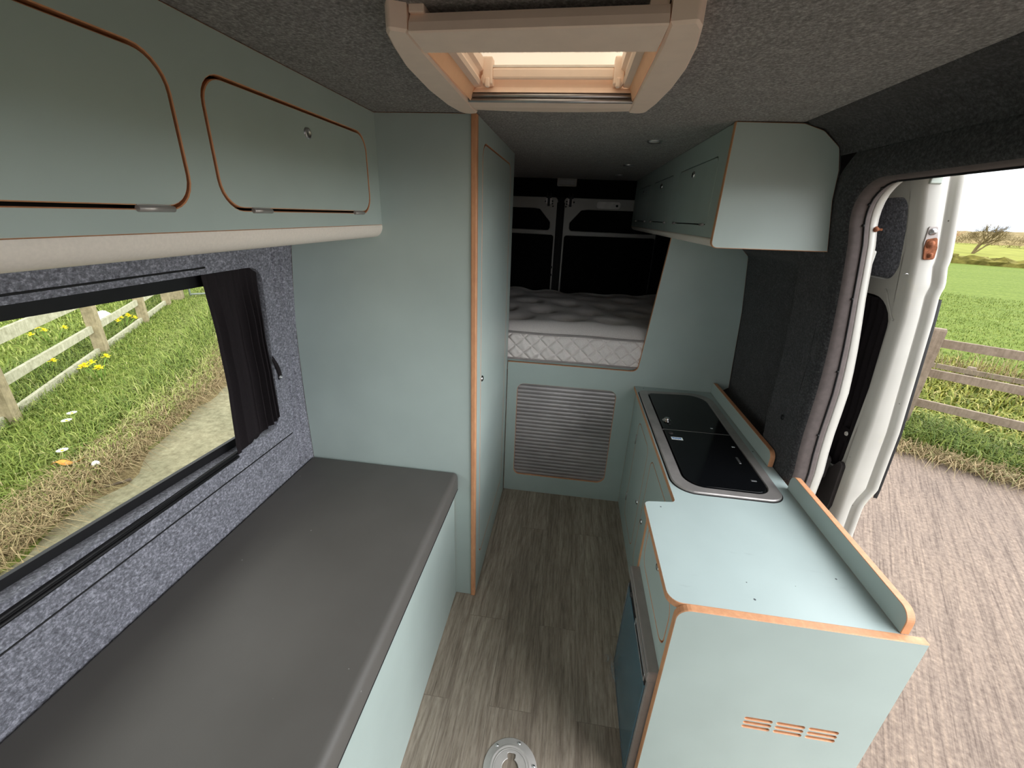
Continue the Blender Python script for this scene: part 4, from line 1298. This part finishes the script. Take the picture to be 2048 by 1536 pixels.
# weeds beyond the fence
n = 26000
s = rng.uniform(-3, 6.5, n); tt = rng.uniform(.9, 5.0, n)
blades('weeds', 'weeds', rp_arr(s, tt, np.full(n, G + .01)), rng.uniform(.05, .20, n), rng.uniform(.012, .026, n), rng.uniform(.4, 1.4, n), np.clip(rng.normal(.5, .22, n), 0, 1), 'yellow green weeds between the two fences')
n = 900
s = rng.normal(1.2, 1.6, n); tt = rng.normal(3.9, .4, n)
blades('dry_stalks', 'straw', rp_arr(s, tt, np.full(n, G + .01)), rng.uniform(.2, .55, n), rng.uniform(.006, .012, n), rng.uniform(.05, .5, n), np.clip(rng.normal(.6, .3, n), 0, 1), 'dry stalks in front of the second fence')
n = 60000
s = rng.uniform(-5, 12, n); tt = 4.6 + rng.uniform(0, 1, n) ** 1.4 * 13
blades('crop', 'grass', rp_arr(s, tt, np.full(n, G + .0)), rng.uniform(.03, .08, n), rng.uniform(.008, .016, n), rng.uniform(.3, 1.2, n), np.clip(rng.normal(.55, .10, n), 0, .85), 'young green crop shoots near the fence')

def fence_board(a, b, z0, z1, th, wob=.0):
    """one plank from a to b (xy), thickness th"""
    a = Vector((*a, 0)); b = Vector((*b, 0)); d = (b - a).normalized(); n_ = Vector((-d.y, d.x, 0)) * th / 2
    mb = MB(); N = 7
    rows = []
    for i in range(N):
        p = a.lerp(b, i / (N - 1)); e = wob * math.sin(i * 2.3)
        rows.append([(p.x + n_.x, p.y + n_.y, z0 + e), (p.x - n_.x, p.y - n_.y, z0 + e), (p.x - n_.x, p.y - n_.y, z1 + e), (p.x + n_.x, p.y + n_.y, z1 + e)])
    mb.grid(rows, smooth=False, close_v=True); mb.add(rows[0], [(0, 1, 2, 3)]); mb.add(rows[-1], [(0, 1, 2, 3)])
    return mb
def post(x, y, z0, z1, w, d, ang, lean=(0, 0), chamfer=.02):
    mb = MB(); c, s = math.cos(ang), math.sin(ang)
    rows = []
    for z, k in ((z0, 1), (z1 - chamfer, 1), (z1, .86)):
        q = (z - z0) / (z1 - z0)
        rows.append([(x + lean[0] * q + (u * c - v * s) * k, y + lean[1] * q + (u * s + v * c) * k, z) for u, v in ((-w / 2, -d / 2), (w / 2, -d / 2), (w / 2, d / 2), (-w / 2, d / 2))])
    mb.grid(rows, smooth=False, close_v=True); mb.add(rows[-1], [(0, 1, 2, 3)])
    return mb
angR = math.atan2(dR.y, dR.x)
# first fence on the right
B = Vector((4.168, 4.895, 0))
t = thing('timber_fence', (B.x, B.y, G), 'weathered four rail timber fence nearest the yard, past the sliding door', 'fence')
for k, sp in enumerate((-2.2, -.2, 1.9, 4.0)):
    p = B + dR * sp - nR * .035
    post(p.x, p.y, G - .05, .64, .13, .085, angR, (0, 0)).build('post', 'rail_wood', t)
for z0, z1 in ((.437, .525), (.095, .182), (-.265, -.177), (-.60, -.517)):
    a = B + dR * -2.3 + nR * .03; b = B + dR * 4.1 + nR * .03
    fence_board((a.x, a.y), (b.x, b.y), z0, z1, .035, .003).build('rail', 'rail_wood', t)
# second, lower fence
B2 = Vector((6.18, 6.90, 0))
t = thing('timber_fence', (B2.x, B2.y, G), 'low weathered fence farther off at the edge of the green field', 'fence')
for sp in (-2.6, 0, 2.6, 5.2):
    p = B2 + dR * sp
    post(p.x, p.y, G - .05, -.285, .10, .08, angR).build('post', 'rail_wood', t)
for z0, z1 in ((-.385, -.315), (-.56, -.49)):
    a = B2 + dR * -3 + nR * -.05; b = B2 + dR * 6 + nR * -.05
    fence_board((a.x, a.y), (b.x, b.y), z0, z1, .03, .004).build('rail', 'rail_wood', t)

# hedge, trees and hillside far off
def lump_strip(s0, s1, t0, w, hh, n, z0, seed):
    r = random.Random(seed); mb = MB(); rows = []
    for i in range(n + 1):
        s = s0 + (s1 - s0) * i / n
        hv = hh * (1 + .22 * r.uniform(-1, 1)); row = []
        for a in np.linspace(0, math.pi, 9):
            k = 1 + .18 * r.uniform(-1, 1)
            row.append(RP(s + r.uniform(-.2, .2), t0 - w * math.cos(a) * k, z0 + hv * math.sin(a) ** .7 * k))
        rows.append(row)
    mb.grid(rows, smooth=False); return mb
o = lump_strip(-70, 70, 42.6, .8, .52, 420, G, 3).build('hedge', 'hedge')
tag(o, 'low brown clipped hedge along the far edge of the green field', 'hedge')
mb = MB(); r = random.Random(11); rows = []
for t_, zb in ((95, .2), (100, .9), (108, 1.35), (125, 1.75), (150, 2.1), (190, 2.3)):
    rows.append([RP(s, t_ + r.uniform(-2, 2), G + .3 + zb * (1 + .16 * math.sin(s * .06) + .10 * r.uniform(-1, 1))) for s in np.linspace(-190, 190, 260)])
mb.grid(rows, smooth=False); tag(mb.build('hillside', 'hill'), 'brown scrubby hillside on the horizon', kind='structure')

def bare_tree(name, base, H, seed, mat, label, spread=.75, lean=0.0):
    r = random.Random(seed); twig = MB(); trunk = MB()
    def grow(p, d, L, rad, lev):
        q = p + d * L
        mid = p.lerp(q, .5) + Vector((r.uniform(-1, 1), r.uniform(-1, 1), r.uniform(-.5, .5))) * L * .06
        (trunk if lev < 2 else twig).tube([p, mid, q], [rad, rad * .85, rad * .65], 5 if lev < 2 else 3, caps=False)
        if lev >= 6: return
        for _ in range(3 if lev < 4 else 2):
            nd = (d + Vector((r.uniform(-1, 1), r.uniform(-1, 1), r.uniform(-.45, .75))) * spread).normalized()
            grow(p.lerp(q, r.uniform(.7, 1)), nd, L * r.uniform(.62, .82), rad * .58, lev + 1)
    t = thing(name, base, label, 'tree', 'bare trees beyond the field')
    for k in range(4):
        d = Vector((r.uniform(-.9, .9) + lean, r.uniform(-.5, .5), 1)).normalized()
        grow(Vector(base), d, H * .30, H * .022, 0)
    trunk.build('trunk', mat, t); twig.build('twigs', mat, t)
    return t
bare_tree('bare_tree', RP(2.6, 60, G + .15), 4.2, 5, 'bark', 'wide bare tree with several leaning trunks past the hedge', .85, .45)
bare_tree('bare_tree', RP(-0.4, 70, G + .2), 3.4, 8, 'bark_red', 'smaller reddish bare tree just clear of the sliding door edge')
bare_tree('bare_tree', RP(9.5, 62, G + .1), 3.6, 14, 'bark', 'bare scrubby tree at the right end of the hedge')
for k, (s_, t_, hh_) in enumerate(((-2, 88, 1.7), (9, 84, 1.9), (3.5, 92, 2.0))):
    rr_ = random.Random(40 + k)
    mb = MB()
    for q in range(1400):
        a = rr_.uniform(0, 6.28); el = rr_.uniform(0, 1.57); rad = rr_.uniform(.6, 1)
        c = Vector(RP(s_ + 3.2 * rad * math.cos(el) * math.cos(a), t_ + 2 * rad * math.cos(el) * math.sin(a), G + .3 + hh_ * rad * math.sin(el)))
        d = Vector((rr_.uniform(-1, 1), rr_.uniform(-1, 1), rr_.uniform(0, 1.4))).normalized() * rr_.uniform(.25, .6); w_ = Vector((rr_.uniform(-1, 1), rr_.uniform(-1, 1), 0)) * .03
        mb.add([c - w_, c + w_, c + d], [(0, 1, 2)])
    tag(mb.build('scrub_bush', 'bark' if k else 'bark_red'), ('brown scrub bush on the left part of the hillside', 'brown scrub bush on the right part of the hillside', 'brown scrub bush in the middle of the hillside')[k], 'bush', 'scrub on the hillside')

# ---- left side
# boundary of the track and the fence line
dL = Vector((-.549, .836, 0)); nL = Vector((-.836, -.549, 0))
BL = Vector((-5.404, 2.964, 0))
def LP(s, t_, z=0): p = BL + dL * s + nL * t_; return (p.x, p.y, z)
edge = [(-2.75, -3.5), (-3.0, -.5), (-3.35, 1.4), (-3.62, 2.35), (-3.95, 3.3), (-4.35, 4.4), (-5.1, 5.6), (-6.3, 7.4), (-8.5, 11), (-11, 15)]
def edge_x(y): return np.interp(y, [b for a, b in edge], [a for a, b in edge])
mb = MB()
yy = np.linspace(-3.5, 15, 120)
rows = []
for off, hz in ((0.0, .006), (.16, .02), (.5, .035), (1.2, .05), (3, .05), (10, .05), (90, .05)):
    rows.append([(edge_x(y) - off + (.07 * math.sin(y * 4.3) + .05 * math.sin(y * 9.1) if off < .3 else 0), y + off * .25, G + hz) for y in yy])
mb.grid(rows); tag(mb.build('grass_bank', 'turf'), 'grassy bank seen through the side window', kind='structure')
mb = MB()
rows = []
for off, hz in ((-.06, .004), (.10, .026), (.26, .036)):
    rows.append([(edge_x(y) - off + .09 * math.sin(y * 3.3 + off * 9) + .05 * math.sin(y * 8.3), y, G + hz) for y in yy])
mb.grid(rows); tag(mb.build('straw_strip', 'straw_ground'), 'strip of dry cut straw along the track', kind='structure')
def left_pos(n, y0, y1, t0, t1, pw=1.0):
    y = rng.uniform(y0, y1, n); o_ = t0 + (t1 - t0) * rng.uniform(0, 1, n) ** pw
    return np.stack([edge_x(y) - o_, y + o_ * .25, np.full(n, G + .03)], 1), o_
n = 70000
p, o_ = left_pos(n, .2, 9.5, .06, 3.2, 1.1)
hh = rng.uniform(.05, .20, n) * np.clip(.5 + o_ * 1.0, .5, 1.25) * np.where(o_ > 1.15, .62, 1.0) * (1 + .45 * np.sin(p[:, 0] * 3.1 + p[:, 1] * 2.3))
tone = np.clip(rng.normal(.45, .17, n) + .10 * np.sin(p[:, 0] * 1.7 + p[:, 1] * 1.1) + np.where(o_ < .45, .3, 0), 0, 1)
blades('grass', 'grass', p, hh, rng.uniform(.005, .011, n), rng.uniform(.3, 1.3, n), tone, 'long green grass on the bank by the side fence')
n = 16000
p, o_ = left_pos(n, 3, 14, 2.6, 8.0)
blades('meadow', 'grass', p, rng.uniform(.05, .16, n), rng.uniform(.012, .022, n), rng.uniform(.3, 1.2, n), np.clip(rng.normal(.58, .14, n), 0, .9), 'lush meadow grass behind the side fence')
n = 15000
p, o_ = left_pos(n, .2, 8, -.06, .42)
p[:, 2] = G + .02
blades('straw', 'straw', p, rng.uniform(.04, .20, n), rng.uniform(.003, .007, n), rng.uniform(1.3, 2.3, n), np.clip(rng.normal(.5, .26, n), 0, 1), 'dry straw lying between the track and the grass bank', droop=.45)

t = thing('timber_fence', (BL.x, BL.y, G), 'grey lichened three rail fence seen through the side window', 'fence')
angL = math.atan2(dL.y, dL.x)
for sp, w in ((-8.9, .13), (-6.6, .13), (-4.4, .13), (-2.2, .13), (.06, .13), (2.45, .14), (4.45, .13), (6.1, .13)):
    p = BL + dL * sp + nL * -.0
    post(p.x, p.y, G - .05, .55, w, .13, angL).build('post', 'post_wood', t)
for z0, z1 in ((.195, .325), (-.195, -.100), (-.525, -.430)):
    a = BL + dL * -9.0 + nL * .02; b = BL + dL * 6.2 + nL * .02
    fence_board((a.x, a.y), (b.x, b.y), z0, z1, .04, .006).build('rail', 'rail_grey', t)
gp = BL + dL * 6.75 + nL * -.05
t = thing('gate_post', (gp.x, gp.y, G), 'thick timber gate post where the side fence meets the metal gate', 'post')
mb = post(gp.x, gp.y, G - .05, .7, .26, .24, angL, (0, 0), .03); mb.build('timber', 'post_wood', t)
t = thing('field_gate', (gp.x, gp.y, G), 'galvanised tubular field gate beside the thick gate post', 'gate')
ga = Vector((gp.x + .25, gp.y + .12, 0)); gb = ga + Vector((2.6, 2.2, 0))
for z in (-.42, -.20, .02, .26, .52):
    mb = MB(); mb.tube([(ga.x, ga.y, z), (gb.x, gb.y, z)], .021, 8); mb.build('bar', 'galv', t)
for q in (0, .5, 1):
    c = ga.lerp(gb, q); mb = MB(); mb.tube([(c.x, c.y, -.45), (c.x, c.y, .56)], .021, 8); mb.build('upright', 'galv', t)

# flowers and litter
def dandelion(loc, label):
    t = thing('dandelion', loc, label, 'dandelion', 'white dandelions in the bank')
    x, y, z = loc
    mb = MB(); mb.tube([(x, y, z), (x + .01, y, z + .07), (x + .005, y + .005, z + .13)], .003, 6); mb.build('stem', 'stem_green', t)
    mb = MB()
    for k in range(16):
        a = 2 * math.pi * k / 16
        c = Vector((x + .005, y + .005, z + .13)); d = Vector((math.cos(a), math.sin(a), .25)); s = Vector((-math.sin(a), math.cos(a), 0)) * .009
        mb.add([c, c + d * .026 + s, c + d * .042, c + d * .026 - s], [(0, 1, 2, 3)])
    mb.build('petals', 'petal_white', t)
    mb = MB(); mb.lathe((x + .005, y + .005, z + .128), (0, 0, 1), [(0, .014), (.010, .011), (.014, 0)], 12); mb.build('flower_eye', 'petal_yellow', t)
    return t
d0 = dandelion((-4.80, 3.10, G + .05), 'white daisy-like flower head uppermost of the three on the bank')
for (x, y), lb in (((-4.68, 2.96), 'white daisy-like flower head just under the uppermost one'), ((-4.14, 2.51), 'white daisy-like flower head lowest of the three on the bank')):
    c = copy_tree(d0); c.location = (x, y, G + .05); c['label'] = lb
t = thing('dandelion_clock', (-3.83, 2.50, G + .02), 'fluffy white dandelion seed head near the straw strip', 'seed head')
mb = MB(); mb.tube([(-3.83, 2.50, G), (-3.825, 2.5, G + .08)], .003, 6); mb.build('stem', 'stem_green', t)
mb = MB(); mb.lathe((-3.825, 2.5, G + .10), (0, 0, 1), [(.028 * math.sin(a), -.028 * math.cos(a)) for a in np.linspace(0.01, math.pi - .01, 9)], 14); mb.build('fluff', 'clock', t)
def daffodil(x, y, k, label, g='yellow flower clumps by the side fence'):
    t = thing('daffodil_clump', (x, y, G + .03), label, 'flowers', g)
    for i in range(k):
        a = random.uniform(0, 6.3); r_ = random.uniform(.03, .20)
        bx, by = x + .3 * r_ * math.cos(a), y + .3 * r_ * math.sin(a); tx_, ty_ = x + r_ * math.cos(a), y + r_ * math.sin(a); tz = G + random.uniform(.20, .32)
        mb = MB(); mb.tube([(bx, by, G + .02), ((bx + tx_) / 2, (by + ty_) / 2, tz - .08), (tx_, ty_, tz)], .005, 5); mb.build('stem', 'stem_green', t)
        mb = MB(); c = Vector((tx_, ty_, tz))
        for q in range(6):
            b = 2 * math.pi * q / 6 + i; d = Vector((math.cos(b), math.sin(b), .35 * math.sin(q * 2.0))); s_ = Vector((-math.sin(b), math.cos(b), 0)) * .018
            mb.add([c, c + d * .030 + s_, c + d * .055, c + d * .030 - s_], [(0, 1, 2, 3)])
        mb.lathe((tx_, ty_, tz), (.3, -.3, .9), [(.010, 0), (.012, .02), (.018, .032)], 8)
        mb.build('flower', 'petal_yellow', t)
daffodil(-7.95, 5.25, 5, 'yellow daffodils standing farthest behind the middle bay of fence')
daffodil(-6.55, 4.18, 3, 'few yellow daffodils low in the middle of the near fence bay')
daffodil(-5.75, 4.15, 6, 'daffodils flowering in front of the bottom rail')
daffodil(-7.75, 6.20, 5, 'daffodils between the second and third fence posts')
t = thing('litter_bag', (-8.6, 6.6, G + .04), 'white bag-like object lying in the grass behind the fence post', 'bag')
mb = MB(); r = random.Random(2)
rows = [[(-8.6 + .17 * math.sin(a) * math.cos(b) * (1 + .15 * r.uniform(-1, 1)), 6.6 + .12 * math.sin(a) * math.sin(b), G + .10 - .13 * math.cos(a) * (1 + .1 * r.uniform(-1, 1))) for b in np.linspace(0, 2 * math.pi, 15)[:-1]] for a in np.linspace(.02, math.pi - .02, 9)]
mb.grid(rows, close_v=True); mb.build('sack', 'white_stone', t)
mb = MB()
rows = [[(-4.13 + .16 * u - .0, 2.40 + .13 * u + w * .03 * math.sin(math.pi * (u + .02)) + .01 * math.sin(u * 9), G + .115 + .02 * math.sin(u * 7)) for w in (-1, 0, 1)] for u in np.linspace(0, 1, 10)]
mb.grid(rows); o = mb.build('dead_leaf', 'leaf_orange', None, at=(-4.05, 2.46, G + .05)); tag(o, 'orange dead leaf lying on the straw', 'leaf')
sdm = o.modifiers.new('thick', 'SOLIDIFY'); sdm.thickness = .002
mb = MB(); mb.tube([(-3.70, 2.24, G + .035), (-3.62, 2.30, G + .025), (-3.55, 2.36, G + .02), (-3.49, 2.43, G + .022), (-3.46, 2.45, G + .03)], [.006, .008, .009, .011, .014], 7)
o = mb.build('twig', 'twig', None, at=(-3.58, 2.34, G)); tag(o, 'bent grey twig lying at the edge of the track', 'twig')

# ================================================================== camera
P = dict(f=833.988, yaw=-.124607767, pitch=.38537494, roll=-.0404422124)
# note: yaw measured from +Y towards +X
cy_, sy_ = math.cos(P['yaw']), math.sin(P['yaw']); cp, sp = math.cos(P['pitch']), math.sin(P['pitch'])
f = Vector((sy_ * cp, cy_ * cp, -sp)); r0 = Vector((cy_, -sy_, 0)); d0_ = f.cross(r0)
cR, sR = math.cos(P['roll']), math.sin(P['roll'])
r1 = cR * r0 + sR * d0_; d1 = -sR * r0 + cR * d0_
cam = bpy.data.cameras.new('camera'); co = bpy.data.objects.new('camera', cam); COL.objects.link(co)
cam.sensor_fit = 'HORIZONTAL'; cam.sensor_width = 36; cam.lens = P['f'] / 2048 * 36
cam.clip_start = .02; cam.clip_end = 1000
mw = Matrix(((r1.x, -d1.x, -f.x, 0), (r1.y, -d1.y, -f.y, 0), (r1.z, -d1.z, -f.z, 1.60), (0, 0, 0, 1)))
co.matrix_world = mw
scene.camera = co

# ================================================================== sky and light
w = bpy.data.worlds.new('sky'); scene.world = w; w.use_nodes = True
nt = w.node_tree; nt.nodes.clear()
def N(t_, **kw):
    nd = nt.nodes.new(t_)
    for k, v in kw.items(): setattr(nd, k, v)
    return nd
LK = nt.links.new
SUN = Vector((.95, -.14, .26)).normalized()
out = N('ShaderNodeOutputWorld'); bg = N('ShaderNodeBackground')
tc = N('ShaderNodeTexCoord'); mp = N('ShaderNodeMapping'); mp.inputs['Scale'].default_value = (1.1, 1.1, 9)
ns = N('ShaderNodeTexNoise'); ns.inputs['Scale'].default_value = 1.7; ns.inputs['Detail'].default_value = 6
cr = N('ShaderNodeValToRGB')
cr.color_ramp.elements[0].position = .37; cr.color_ramp.elements[0].color = (.22, .26, .32, 1)
cr.color_ramp.elements[1].position = .52; cr.color_ramp.elements[1].color = (.90, .905, .905, 1)
LK(tc.outputs['Generated'], mp.inputs['Vector']); LK(mp.outputs[0], ns.inputs['Vector'])
LK(ns.outputs['Fac'], cr.inputs['Fac'])
dt = N('ShaderNodeVectorMath', operation='DOT_PRODUCT'); dt.inputs[1].default_value = SUN
LK(tc.outputs['Generated'], dt.inputs[0])
mx = N('ShaderNodeMath', operation='MAXIMUM'); LK(dt.outputs['Value'], mx.inputs[0]); mx.inputs[1].default_value = 0
pw = N('ShaderNodeMath', operation='POWER'); LK(mx.outputs[0], pw.inputs[0]); pw.inputs[1].default_value = 3.0
ma = N('ShaderNodeMath', operation='MULTIPLY_ADD'); LK(pw.outputs[0], ma.inputs[0]); ma.inputs[1].default_value = 3.3; ma.inputs[2].default_value = 1.0
LK(ma.outputs[0], bg.inputs['Strength']); LK(cr.outputs['Color'], bg.inputs['Color'])
LK(bg.outputs[0], out.inputs['Surface'])

vs = scene.view_settings
vs.view_transform = 'Standard'; vs.look = 'None'; vs.gamma = 1.0; vs.use_curve_mapping = False
vs.exposure = 1.72
scene.cycles.use_denoising = True
scene.cycles.max_bounces = 12; scene.cycles.diffuse_bounces = 8
scene.cycles.transparent_max_bounces = 12
scene.cycles.sample_clamp_indirect = 8
